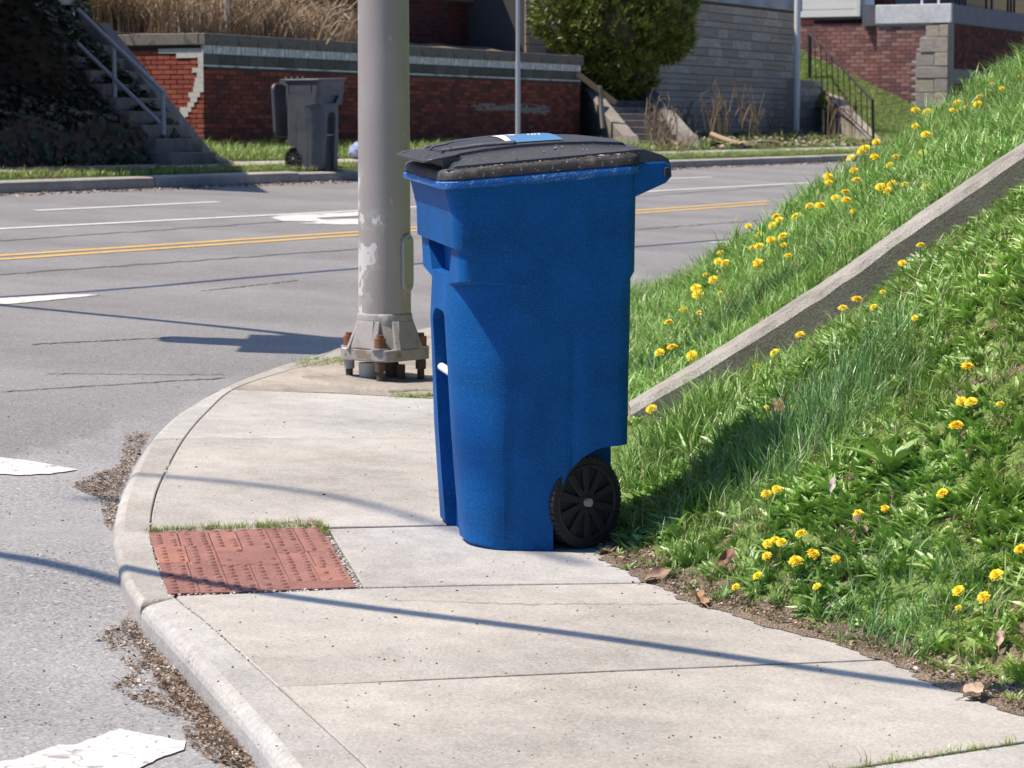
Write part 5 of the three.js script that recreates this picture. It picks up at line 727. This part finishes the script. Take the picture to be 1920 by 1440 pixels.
scatter('grit', 'dark specks and small pebbles scattered on the pavement and road', [pebble], 900, () => { const k = rnd(); const at = k < 0.6 ? G(rr(330, 1750), rr(760, 1440), 0.001) : (() => { const p = onRoad(rr(0, 640), rr(640, 1430), 0.002); return p; })(); if (k < 0.6 && (at.x > xbNear(-at.z) - 0.02)) return null; return { at, s: rr(0.0025, 0.007) * (rnd() < 0.05 ? 2 : 1), sy: 0.6 }; }, () => (rnd() < 0.72 ? [0.09, 0.07, 0.06] : rnd() < 0.6 ? [0.3, 0.24, 0.19] : [0.62, 0.6, 0.56]), M.flake);
{ // stones and grit in the gap round the paving panel and along the kerb joint
  const line = (a, b, w) => () => { const t = rnd(); return [lerp(a[0], b[0], t) + rr(-w, w), lerp(a[1], b[1], t) + rr(-2, 2)]; }; const L = [line([611, 1000], [676, 1104], 5), line([281, 1004], [312, 1112], 4), line([300, 1117], [668, 1103], 6), line([338, 1128], [470, 1242], 3), line([283, 985], [318, 868], 2)];
  scatter('grit', 'pale grit lying in the joints round the paving panel', [pebble], 700, () => { const [x, y] = pick([L[0], L[0], L[0], L[1], L[2], L[3], L[4]])(); return { at: G(x, y, -0.006 + rr(0, 0.006)), s: rr(0.004, 0.011), sy: 0.7 }; }, () => pick([[0.5, 0.48, 0.45], [0.36, 0.34, 0.31], [0.62, 0.6, 0.58], [0.2, 0.18, 0.15]]), M.flake);
}
// single dead leaves
function deadLeaf(label, p, size, turn, rgb, lobed, tip = 0.2, roll = 0) {
  const n = 22, pos = [], R = (t) => { const a = Math.abs(Math.cos(t)), base = 0.5 * Math.pow(Math.abs(Math.cos(t / 2 - Math.PI / 4 + Math.PI / 4)), 0.4); return lobed ? 0.22 + 0.26 * Math.pow(Math.abs(Math.sin(t * 2.5 + 0.6)), 1.5) * (0.6 + 0.4 * a) : 0.27 + 0.2 * a; };
  const pt = (t, k) => { const r = R(t) * k * size, x = r * Math.cos(t), z = r * Math.sin(t) * (lobed ? 1 : 0.62); return [x, 0.35 * size * Math.pow(Math.abs(z) / size, 1.2) * 1.6 + 0.10 * size * Math.sin(t * 3) * k * k + 0.012 * size, z]; };
  for (let i = 0; i < n; i++) { const a = i / n * Math.PI * 2, b = (i + 1) / n * Math.PI * 2; for (let k = 0; k < 3; k++) { const k0 = k / 3, k1 = (k + 1) / 3; pos.push(...pt(a, k0), ...pt(b, k1), ...pt(a, k1)); if (k) pos.push(...pt(a, k0), ...pt(b, k0), ...pt(b, k1)); } }
  const l = thing('dead_leaf', label, 'dead leaf', p, turn); const m = mat({ map: tex(64, 64, (u, v, x, y) => mul(rgb, 0.7 + 0.6 * fbm(u, v, 5, 2200 + Math.round(size * 999), 3))), side: THREE.DoubleSide, roughness: 0.8 });
  const q = tri(pos, pos.filter((_, i) => i % 3 !== 1).map((v) => v / size)); const b = mesh('blade', q, m, l); b.rotation.set(roll, 0, tip); mesh('stalk', tube([V(-0.4 * size, 0.02 * size, 0), V(-0.6 * size, 0.05 * size, 0.02 * size), V(-0.75 * size, 0.02 * size, 0.05 * size)], 0.02 * size, 6, 5), m, b);
}
const onBank = (px, py, up = 0.01) => { const p = hitBank(px, py, up); p.y += up; return p; };
deadLeaf('curled brown leaf on the pavement right beside the bin wheel', G(1143, 1032, 0.012), 0.075, 0.3, [0.30, 0.19, 0.125], false, 0.25);
deadLeaf('large brown dead leaf at the grass edge right of the bin wheel', G(1236, 1078, 0.022), 0.10, 0.6, [0.33, 0.22, 0.15], false, 0.3, 0.3);
deadLeaf('reddish brown leaf standing in the grass above the pavement edge', onBank(1362, 1046, 0.05), 0.07, 1.2, [0.27, 0.13, 0.09], false, 0.8, 0.5);
deadLeaf('tan lobed oak leaf lying on the pavement edge', G(1312, 1122, 0.02), 0.075, 2.0, [0.38, 0.22, 0.12], true, 0.35, 0.3);
deadLeaf('rust brown curled leaf hanging in the grass below the slanting concrete', onBank(1466, 764, 0.09), 0.085, 0.4, [0.36, 0.17, 0.09], true, 1.1);
deadLeaf('pale tan leaf at the pavement edge in the bottom right corner', G(1832, 1298, 0.018), 0.085, 0.2, [0.50, 0.37, 0.27], true, 0.35);
deadLeaf('whitish dry leaf upright in the grass left of the broad leaved weed', onBank(1562, 912, 0.06), 0.05, 0.9, [0.52, 0.46, 0.40], false, 1.2);
deadLeaf('two toned brown leaf under the dandelion at mid bank', onBank(1612, 988, 0.045), 0.06, 2.4, [0.32, 0.22, 0.17], false, 0.8);
deadLeaf('small pinkish tan leaf in the grass near the lower right dandelions', onBank(1876, 1200, 0.045), 0.05, 1.1, [0.5, 0.36, 0.27], false, 1.0);
{ // broad leaved weed
  const p = onBank(1672, 905, 0.0), w = thing('broadleaf_weed', 'tall pale green weed with broad pointed leaves in the near bank', 'weed', p), m = new THREE.MeshPhysicalMaterial({ vertexColors: true, roughness: 0.5, transmission: 0.25, thickness: 0, side: THREE.DoubleSide });
  for (const [turn, lean, curl, h, wd] of [[0.3, 0.15, 0.15, 0.21, 0.055], [2.9, 0.75, 0.7, 0.18, 0.05], [3.6, 0.9, 1.0, 0.14, 0.045], [-0.5, 0.5, 0.6, 0.15, 0.045], [1.2, 0.6, 0.8, 0.13, 0.045], [0.9, 1.0, 0.6, 0.12, 0.04], [2.1, 0.8, 1.0, 0.14, 0.045], [4.6, 0.6, 0.8, 0.12, 0.042], [3.1, 0.1, 0.3, 0.14, 0.04]]) mesh('leaf', bladeMesh([{ x: 0, z: 0, turn, lean, curl, h, w: wd, c: mix([0.22, 0.40, 0.07], [0.30, 0.48, 0.12], rnd()), prof: ovalProf, fold: 0.5, n: 8 }]), m, w);
}
// --- dandelions ---
const petalGeo = (layers) => { const pos = []; for (const [n, r, y, up, w] of layers) for (let i = 0; i < n; i++) { const a = (i + rr(-0.3, 0.3)) / n * Math.PI * 2, c = Math.cos(a), s = Math.sin(a), rl = r * rr(0.80, 1.10), q = (rad, yy, off) => [c * rad - s * off, yy, s * rad + c * off]; const y1 = y + up + rr(-0.04, 0.04); pos.push(...q(0.06, y, -w * 0.6), ...q(rl, y1, -w), ...q(0.06, y, w * 0.6), ...q(0.06, y, w * 0.6), ...q(rl, y1, -w), ...q(rl, y1, w)); } return tri(pos); };
const heads = [0, 1, 2].map(() => petalGeo([[26, 1.04, 0.0, -0.10, 0.10], [26, 0.95, 0.05, 0.03, 0.10], [22, 0.80, 0.10, 0.14, 0.10], [18, 0.60, 0.15, 0.24, 0.09], [13, 0.38, 0.2, 0.29, 0.08], [8, 0.2, 0.2, 0.32, 0.07]]));
const yell = [0, 1].map((i) => new THREE.MeshPhysicalMaterial({ color: new THREE.Color().setRGB(0.95, 0.75 - i * 0.05, 0.02), roughness: 0.7, transmission: 0.12, thickness: 0, side: THREE.DoubleSide }));
const stemM = mat({ rgb: [0.16, 0.22, 0.07] }), cupG = new THREE.ConeGeometry(0.34, 0.5, 8).rotateX(Math.PI).translate(0, -0.2, 0), stemG = new THREE.CylinderGeometry(0.5, 0.6, 1, 6).translate(0, 0.5, 0);
const protoD = [0, 1, 2].map((k) => { const o = new THREE.Group(); const h = mesh('flower_head', heads[k], yell[k % 2], o); mesh('bud_cup', cupG, stemM, h); mesh('stem', stemG, stemM, o); return o; });
function dandelion(px, py, size, label, group) {
  const far = py < 700 && px < 1735 - (py - 275) * 0.9, up = far ? rr(0.09, 0.13) : rr(0.055, 0.085); let p = hitBank(px, py, up); if (!p) { const q = D(px, py, 15.25); p = V(q.x, bankY(q.x, 15.25), q.z); } const d = -p.z, target = D(px, py, d), r = rr(0.88, 1.12) * size / 2 * d / FPX;
  const o = protoD[Math.floor(rnd() * 3)].clone(); o.name = numbered('dandelion'); o.position.copy(p); tag(o, label, 'dandelion', group); scene.add(o);
  const top = V(target.x - p.x, Math.max(0.02, target.y - p.y), 0), [head, stem] = [o.children[0], o.children[1]];
  head.position.copy(top); head.scale.setScalar(r); const up3 = V(-0.3 + rr(-0.5, 0.45), 1, rr(0.15, 1.2)).normalize(); head.quaternion.setFromUnitVectors(V(0, 1, 0), up3).multiply(new THREE.Quaternion().setFromAxisAngle(V(0, 1, 0), rr(0, 6)));
  stem.scale.set(0.0028, top.length(), 0.0028); stem.quaternion.setFromUnitVectors(V(0, 1, 0), top.clone().normalize());
}
const ONES = ['first', 'second', 'third', 'fourth', 'fifth', 'sixth', 'seventh', 'eighth', 'ninth', 'tenth', 'eleventh', 'twelfth', 'thirteenth', 'fourteenth', 'fifteenth', 'sixteenth', 'seventeenth', 'eighteenth', 'nineteenth', 'twentieth', 'twenty-first', 'twenty-second', 'twenty-third', 'twenty-fourth', 'twenty-fifth', 'twenty-sixth', 'twenty-seventh', 'twenty-eighth', 'twenty-ninth', 'thirtieth'];
const field = (label, group, list) => list.slice().sort((a, b) => a[0] - b[0]).forEach(([x, y, s], i, L) => dandelion(x, y, s ?? 21, (i === 0 ? 'leftmost' : i === L.length - 1 ? 'rightmost' : ONES[i] + ' from the left') + ' of the ' + label, group));
field('yellow dandelions at the skyline of the upper bank', 'dandelions on the crest of the upper bank', [[1717, 206, 17], [1738, 210, 19], [1716, 236, 15], [1736, 252, 19], [1795, 193, 17], [1785, 206, 12], [1798, 206, 12], [1812, 200, 12], [1837, 182, 18], [1833, 195, 19], [1861, 159, 17], [1878, 166, 12], [1914, 142, 13], [1643, 266, 17], [1622, 278, 20], [1615, 285, 20], [1595, 296, 18], [1640, 294, 17]]);
field('yellow dandelions halfway up the upper bank', 'dandelions on the middle of the upper bank', [[1732, 286, 18], [1680, 294, 20], [1668, 309, 17], [1718, 299, 10], [1602, 320, 20], [1606, 337, 18], [1553, 331, 19], [1554, 342, 17], [1585, 360, 20], [1650, 350, 18], [1672, 345, 20], [1664, 357, 20], [1736, 351, 20], [1697, 345, 13], [1518, 386, 18], [1538, 385, 21], [1566, 371, 18], [1587, 375, 20], [1600, 396, 12]]);
field('yellow dandelions low on the upper bank', 'dandelions low on the upper bank', [[1403, 424, 15], [1455, 406, 20], [1461, 412, 16], [1492, 406, 22], [1448, 422, 14], [1425, 442, 18], [1446, 450, 19], [1467, 443, 22], [1411, 463, 14], [1423, 461, 16], [1469, 459, 12], [1352, 474, 18], [1346, 490, 17], [1359, 493, 18], [1421, 493, 20], [1478, 479, 15], [1322, 515, 12], [1337, 524, 20], [1305, 540, 20], [1308, 552, 22], [1350, 549, 11], [1282, 580, 18], [1310, 586, 13], [1254, 604, 18], [1236, 661, 20], [1248, 652, 17], [1260, 650, 18], [1297, 666, 20]]);
field('yellow dandelions along the foot of the slanting concrete', 'dandelions along the foot of the slanting concrete', [[1808, 372, 16], [1726, 459, 17], [1659, 497, 24], [1692, 493, 16], [1626, 508, 21], [1598, 541, 20], [1620, 540, 16], [1655, 547, 12], [1580, 577, 21], [1607, 561, 22], [1590, 554, 17], [1638, 575, 17], [1526, 587, 18], [1508, 597, 16], [1494, 594, 13], [1490, 603, 14], [1500, 627, 16], [1438, 617, 20], [1452, 661, 20], [1417, 688, 23]]);
field('yellow dandelions at the right of the near bank', 'dandelions on the right of the near bank', [[1715, 596, 14], [1814, 686, 26], [1802, 752, 22], [1820, 753, 23], [1875, 757, 16], [1793, 797, 27], [1767, 924, 24], [1660, 953, 16], [1609, 963, 20]]);
field('yellow dandelions beside the rust brown leaf', 'dandelions by the rust brown leaf', [[1488, 763, 17], [1437, 763, 12], [1458, 766, 12]]);
field('yellow dandelions low on the near bank', 'dandelions low on the near bank', [[1437, 926, 21], [1457, 918, 21], [1502, 1000, 22], [1440, 1019, 20], [1454, 1012, 22], [1465, 1016, 22], [1437, 1042, 22], [1492, 1051, 27], [1525, 1038, 25], [1567, 1048, 19], [1420, 1079, 19], [1379, 1100, 18], [1531, 1099, 18]]);
field('yellow dandelions in the bottom right grass corner', 'dandelions in the bottom right corner', [[1913, 1029, 24], [1868, 1077, 25], [1797, 1107, 25], [1797, 1139, 14], [1844, 1120, 27]]);
dandelion(1221, 766, 20, 'single yellow dandelion at the low end of the slanting concrete beside the bin');
// --- ivy on the house and the ivy mound before it ---
const ivyLeaf = [0, 1].map((k) => { const w = 0.5, f = 0.12; return tri([0, 0, -0.5, -w, f, -0.1, 0, 0, 0.5, 0, 0, -0.5, 0, 0, 0.5, w, f, -0.1, 0, 0, 0.5, -w, f, -0.1, -w * 0.75, f, 0.42, 0, 0, 0.5, w * 0.75, f, 0.42, w, f, -0.1]); });
const ivyTint = (low) => { const k = rnd(); return k < 0.13 + low * 0.38 ? mix([0.085, 0.05, 0.028], [0.16, 0.09, 0.05], rnd()) : mix([0.024, 0.050, 0.028], [0.07, 0.115, 0.065], rnd()); };
const MA = alongN(345, PB + 0.02);                           // front right corner of the mound
const mAt = (a, b) => V(MA.x, 0, MA.z).addScaledVector(E, a).addScaledVector(Q, b);
const mH = (a, b) => (0.08 + 0.38 * sstep(0, 0.16, b) + 0.06 * Math.sin(a * 4 + b * 3) + lerp(0.25, 0.93, sstep(-1.35, -0.7, a)) * Math.max(0, b - 0.25)) * sstep(0.16, -0.02, a);
{
  const pos = [], uv = [], na = 40, nb = 16, at = (i, j) => { const a = lerp(-7, 0.22, i / na), b = lerp(0, 2.4, j / nb), p = mAt(a, b); pos.push(p.x, g(p.x, -p.z) + mH(a, b) - 0.03, p.z); uv.push(a, b); };
  for (let i = 0; i < na; i++) for (let j = 0; j < nb; j++) { at(i, j); at(i + 1, j); at(i, j + 1); at(i + 1, j); at(i + 1, j + 1); at(i, j + 1); }
  const q = tri(pos, uv), hd = thing('ivy_bed', 'dark low bed of ivy with brown leaves before the left house', 'ivy', null);
  mesh('soil', q, mat({ rgb: [0.10, 0.075, 0.05], roughness: 1 }), hd);
  const im = new THREE.InstancedMesh(ivyLeaf[0], M.ivy, 14000), o = new THREE.Object3D(), c = new THREE.Color();
  for (let i = 0; i < 14000; i++) { const b = 2.3 * Math.pow(rnd(), 1.25), a = rnd() < 0.2 ? rr(-0.5, 0.18) : rr(-7, 0.16), p = mAt(a, b), h = mH(a, b), low = b < 0.2 ? 1 : 0.25; o.position.set(p.x, g(p.x, -p.z) + h * (b < 0.18 ? rr(0.0, 1) : 1) + rr(-0.02, 0.04), p.z).addScaledVector(Q, b < 0.18 ? -rr(0.0, 0.08) : 0); o.rotation.set(b < 0.2 ? rr(0.6, 1.6) : rr(-0.3, 0.9), rr(-0.8, 0.8) + 0.5, rr(-0.6, 0.6), 'YXZ'); o.scale.setScalar(rr(0.05, 0.10)); o.updateMatrix(); im.setMatrixAt(i, o.matrix); c.setRGB(...ivyTint(low)); im.setColorAt(i, c); }
  im.name = 'leaves'; im.userData.kind = 'stuff'; hd.add(im); rebase(hd, ground2(mAt(-2, 1)));
  // ivy climbing the wall, leaving a red patch free below the sill
  const y0 = g(HC.x, -HC.z) - 0.3, iv = thing('climbing_ivy', 'dark green ivy covering the house wall at the left', 'ivy', V(HC.x, y0, HC.z), TH), N = 6500, im2 = new THREE.InstancedMesh(ivyLeaf[1], M.ivy, N);
  const pxAt = (x) => { const p = ivyFrame(x, 0); return 960 + p.x / -p.z * FPX / 0.9956; }; let k = 0; const hs = new THREE.Object3D();
  for (let i = 0; i < N; i++) { const x = rr(-2.1, 0.04), y = rr(0.2, 3.2), px = pxAt(x), p = ivyFrame(x, 0), py = 720 - FPX * Math.tan(Math.atan((y0 + y - EYE) / -p.z) + PITCH); if (py > 28 && py < 105 && px > lerp(74, 84, (py - 28) / 80) && px < lerp(113, 105, (py - 28) / 80) && Math.abs(px - 94) > 2.5) continue; if (py < 32 && px > 56 && px < 118 && rnd() < 0.97) continue; hs.position.set(x, y, rr(0.02, 0.16)); hs.rotation.set(1.2 + rr(-0.5, 0.5), 0, rr(-1, 1), 'ZXY'); hs.scale.setScalar(rr(0.05, 0.10)); hs.updateMatrix(); im2.setMatrixAt(k, hs.matrix); c.setRGB(...ivyTint(0)); im2.setColorAt(k, c); k++; }
  im2.count = k; im2.name = 'leaves'; im2.userData.kind = 'stuff'; iv.add(im2);
}
// --- dry stalks on the terrace, dry weeds by the stone wall ---
const stalk = (n, h, bend, w) => bladeMesh(Array.from({ length: n }, () => ({ x: rr(-0.12, 0.12), z: rr(-0.12, 0.12), turn: rr(0, 6.3), lean: rr(0, 0.25), curl: rr(0, bend), h: h * rr(0.6, 1.1), w: w * rr(0.7, 1.4), c: mix([0.27, 0.20, 0.13], [0.42, 0.33, 0.23], rnd()), prof: (t) => 1 - 0.6 * t, n: 5 })));
const stalkG = [stalk(12, 1.0, 0.8, 0.016), stalk(12, 0.9, 1.4, 0.013), stalk(8, 0.7, 2.2, 0.018)];
M.dry = new THREE.MeshStandardMaterial({ vertexColors: true, roughness: 0.9, side: THREE.DoubleSide });
const terrY = (n, a) => 2.72 + 0.12 * (WN - 0.25 - n);
scatter('dry_brush', 'tall tan dry stalks crowding the terrace above the brick wall', stalkG, 1300, () => { const b = Math.pow(rnd(), 0.8) * 2.6, n = WN - 0.42 - b, px = 150 + 500 * Math.pow(rnd(), 1.15), p = alongN(px, n); if (0.446 * p.x + 0.895 * -p.z < 31.95 && b < 1.7) return null; p.y = terrY(n) - 0.05; return { at: p, s: rr(0.7, 1.2) * (px > 560 ? 0.8 : 1), rz: rr(-0.2, 0.2) + (px > 560 ? -0.5 : 0) }; }, () => { const w = rr(0.75, 1.25); return [w, w * 0.97, w * 0.92]; }, M.dry);
{ const p = alongN(235, WN - 3.4); const q = boxUV(box(8, 2.2, 0.3, 0, 0, 0), 1); struct('hillside', q.rotateX(-0.6).rotateY(TH).translate(p.x, 3.1, p.z), M.soil, 'leafy slope behind the dry stalks'); }
const clumpAt = (px, py, d, n, h, w, label) => { const p = D(px, py, d), o = thing('dry_weed', label, 'dry weed', V(p.x, p.y - 0.1, p.z)); const br = []; for (let i = 0; i < n; i++) { const x = rr(-w, w), hh = h * rr(0.5, 1.05), a = V(x, 0, rr(-0.15, 0.15)), b = a.clone().add(V(rr(-0.1, 0.1), hh * 0.55, rr(-0.1, 0.1))), e = b.clone().add(V(rr(-0.18, 0.18), hh * 0.45, rr(-0.1, 0.1))); br.push(tube([a, b, e], rr(0.006, 0.011), 8, 4)); for (let k = 0; k < 3; k++) { const s = b.clone().lerp(e, rnd()); br.push(bar(s, s.clone().add(V(rr(-0.16, 0.16), rr(0.05, 0.2), rr(-0.1, 0.1))), 0.006, 4, 0.002)); } } mesh('stems', merge(br), M.weed ??= mat({ rgb: [0.30, 0.225, 0.15], roughness: 0.95 }), o); };
clumpAt(1238, 275, 47, 22, 1.0, 0.22, 'dry weed clump at the foot of the middle stairs'); clumpAt(1290, 272, 50, 20, 0.9, 0.3, 'dry weed clump under the evergreen shrub'); clumpAt(1350, 262, 55, 26, 1.2, 0.25, 'tallest dry weed clump before the stone wall'); clumpAt(1400, 262, 57, 18, 1.25, 0.25, 'thin dry weed clump at the middle of the stone wall'); clumpAt(1455, 258, 60, 10, 0.9, 0.2, 'sparse dry weed by the white downpipe'); clumpAt(1575, 280, 60, 12, 1.5, 0.4, 'thin dry stalks before the sloping stair wall'); clumpAt(1265, 285, 46, 16, 0.45, 0.25, 'low dry weed clump near the far kerb'); clumpAt(93, 352, 27.4, 7, 0.22, 0.05, 'small dark dry weed growing from the far kerb');
{ const bark = mat({ rgb: [0.36, 0.28, 0.20], roughness: 0.95 }); const br = (label, pts, r) => { const t = thing('fallen_branch', label, 'branch', null); mesh('wood', tube(pts, r, 20, 7), bark, t); rebase(t, pts[0]); };
  br('thick pale fallen branch lying before the stone wall', [D(1335, 252, 53), D(1360, 262, 52), D(1395, 272, 51), D(1415, 276, 51)], 0.055); br('long thin fallen branch lying across the weeds', [D(1345, 268, 52), D(1400, 268, 52), D(1440, 266, 52.5), D(1474, 272, 53)], 0.03); br('short stub of branch near the kerb below the shrub', [D(1245, 262, 47), D(1262, 268, 47), D(1275, 272, 46.6)], 0.05); }
scatter('leaf_litter', 'brown leaves lying before the stone wall', flake, 2600, () => { const at = band(PB - 0.2, SN + 0.2, 42, 60); at.y += rr(0, 0.06); return { at, s: rr(0.05, 0.13), rx: rr(-0.7, 0.7), rz: rr(-0.7, 0.7) }; }, brownTint, M.flake);
{ // bare arching twigs at the right end of the dry stalks
  const b0 = D(585, 72, 40.5), t = thing('bare_bush', 'bare arching tan twigs hanging over the brick wall left of the pole', 'bush', b0), L = []; for (let i = 0; i < 26; i++) { const x = rr(-0.45, 0.5), h = rr(0.25, 0.75), dx = rr(-0.2, 0.55), p0 = V(x * 0.5, -0.1, rr(-0.3, 0.2)), p1 = V(x + dx * 0.4, h * 0.7, rr(-0.2, 0.2)), p2 = V(x + dx, h * rr(0.5, 1.1), rr(-0.2, 0.3)); L.push(tube([p0, p1, p2], rr(0.006, 0.013), 10, 4)); for (let k = 0; k < 4; k++) { const s = p1.clone().lerp(p2, rnd()); L.push(bar(s, s.clone().add(V(rr(-0.15, 0.2), rr(-0.08, 0.16), rr(-0.1, 0.1))), 0.006, 4, 0.002)); } } mesh('twigs', merge(L), mat({ rgb: [0.38, 0.29, 0.20], roughness: 0.95 }), t);
}
{ // evergreen shrub
  const c0 = D(1152, 52, 50), base = D(1168, 235, 50), s = thing('evergreen_shrub', 'large dark evergreen shrub leaning over the stairs beside the stone house', 'shrub', base);
  const L = []; for (const [x, y, z, r] of [[0, 0, 0, 1.05], [-0.75, 0.35, 0, 0.75], [0.75, 0.4, 0.1, 0.72], [0.15, -0.7, 0, 0.6], [-0.35, -0.45, 0.1, 0.6], [0.45, 0.85, 0.1, 0.7], [-0.4, 0.9, 0, 0.8], [0.9, -0.1, 0, 0.5], [0.75, 0.95, 0.2, 0.45]]) L.push([c0.x - base.x + x, c0.y - base.y + y, c0.z - base.z + z, r]);
  mesh('trunk', merge([tube([V(0, -0.3, 0), V(0.04, 0.4, 0), V(-0.05, 1.0, 0.02)], 0.09, 12, 8), tube([V(0.04, 0.3, 0), V(0.3, 0.8, 0), V(0.5, 1.3, 0)], 0.05, 10, 7)]), mat({ rgb: [0.10, 0.075, 0.055], roughness: 1 }), s);
  const core = merge(L.map(([x, y, z, r]) => new THREE.IcosahedronGeometry(r * 0.6, 2).translate(x, y, z))); mesh('inner_twigs', core, mat({ rgb: [0.11, 0.085, 0.055], roughness: 1 }), s);
  const sprig = bladeMesh(Array.from({ length: 9 }, () => ({ x: rr(-0.03, 0.03), z: rr(-0.03, 0.03), turn: rr(0, 6.3), lean: rr(0.2, 1), curl: rr(0, 0.6), h: rr(0.07, 0.15), w: 0.028, c: mix([0.11, 0.18, 0.03], [0.31, 0.37, 0.07], rnd()), n: 2, prof: (t) => 1 - t * 0.7 })));
  const N = 6500, im = new THREE.InstancedMesh(sprig, M.grass, N), o = new THREE.Object3D(), c = new THREE.Color();
  for (let i = 0; i < N; i++) { const [x, y, z, r] = pick(L), th = rr(0, 6.283), u = rr(-1, 1), q = Math.sqrt(1 - u * u), lump = 0.78 + 0.34 * fbm(((th / 6.283) + 1) % 1, (u + 1) / 2, 8, 2300 + Math.round(r * 100), 3) + rr(-0.05, 0.05), n = V(q * Math.cos(th), u, q * Math.sin(th)); o.position.set(x + n.x * r * lump, y + n.y * r * lump, z + n.z * r * lump); o.quaternion.setFromUnitVectors(V(0, 1, 0), n.clone().add(V(rr(-0.5, 0.5), rr(-0.1, 0.7), rr(-0.5, 0.5))).normalize()); o.scale.setScalar(rr(0.7, 1.4)); o.updateMatrix(); im.setMatrixAt(i, o.matrix); const w = rr(0.6, 1.3); c.setRGB(w * 1.05, w, w * 0.8); im.setColorAt(i, c); }
  im.name = 'crown'; im.userData.kind = 'stuff'; s.add(im);
}

renderer.render(scene, camera);
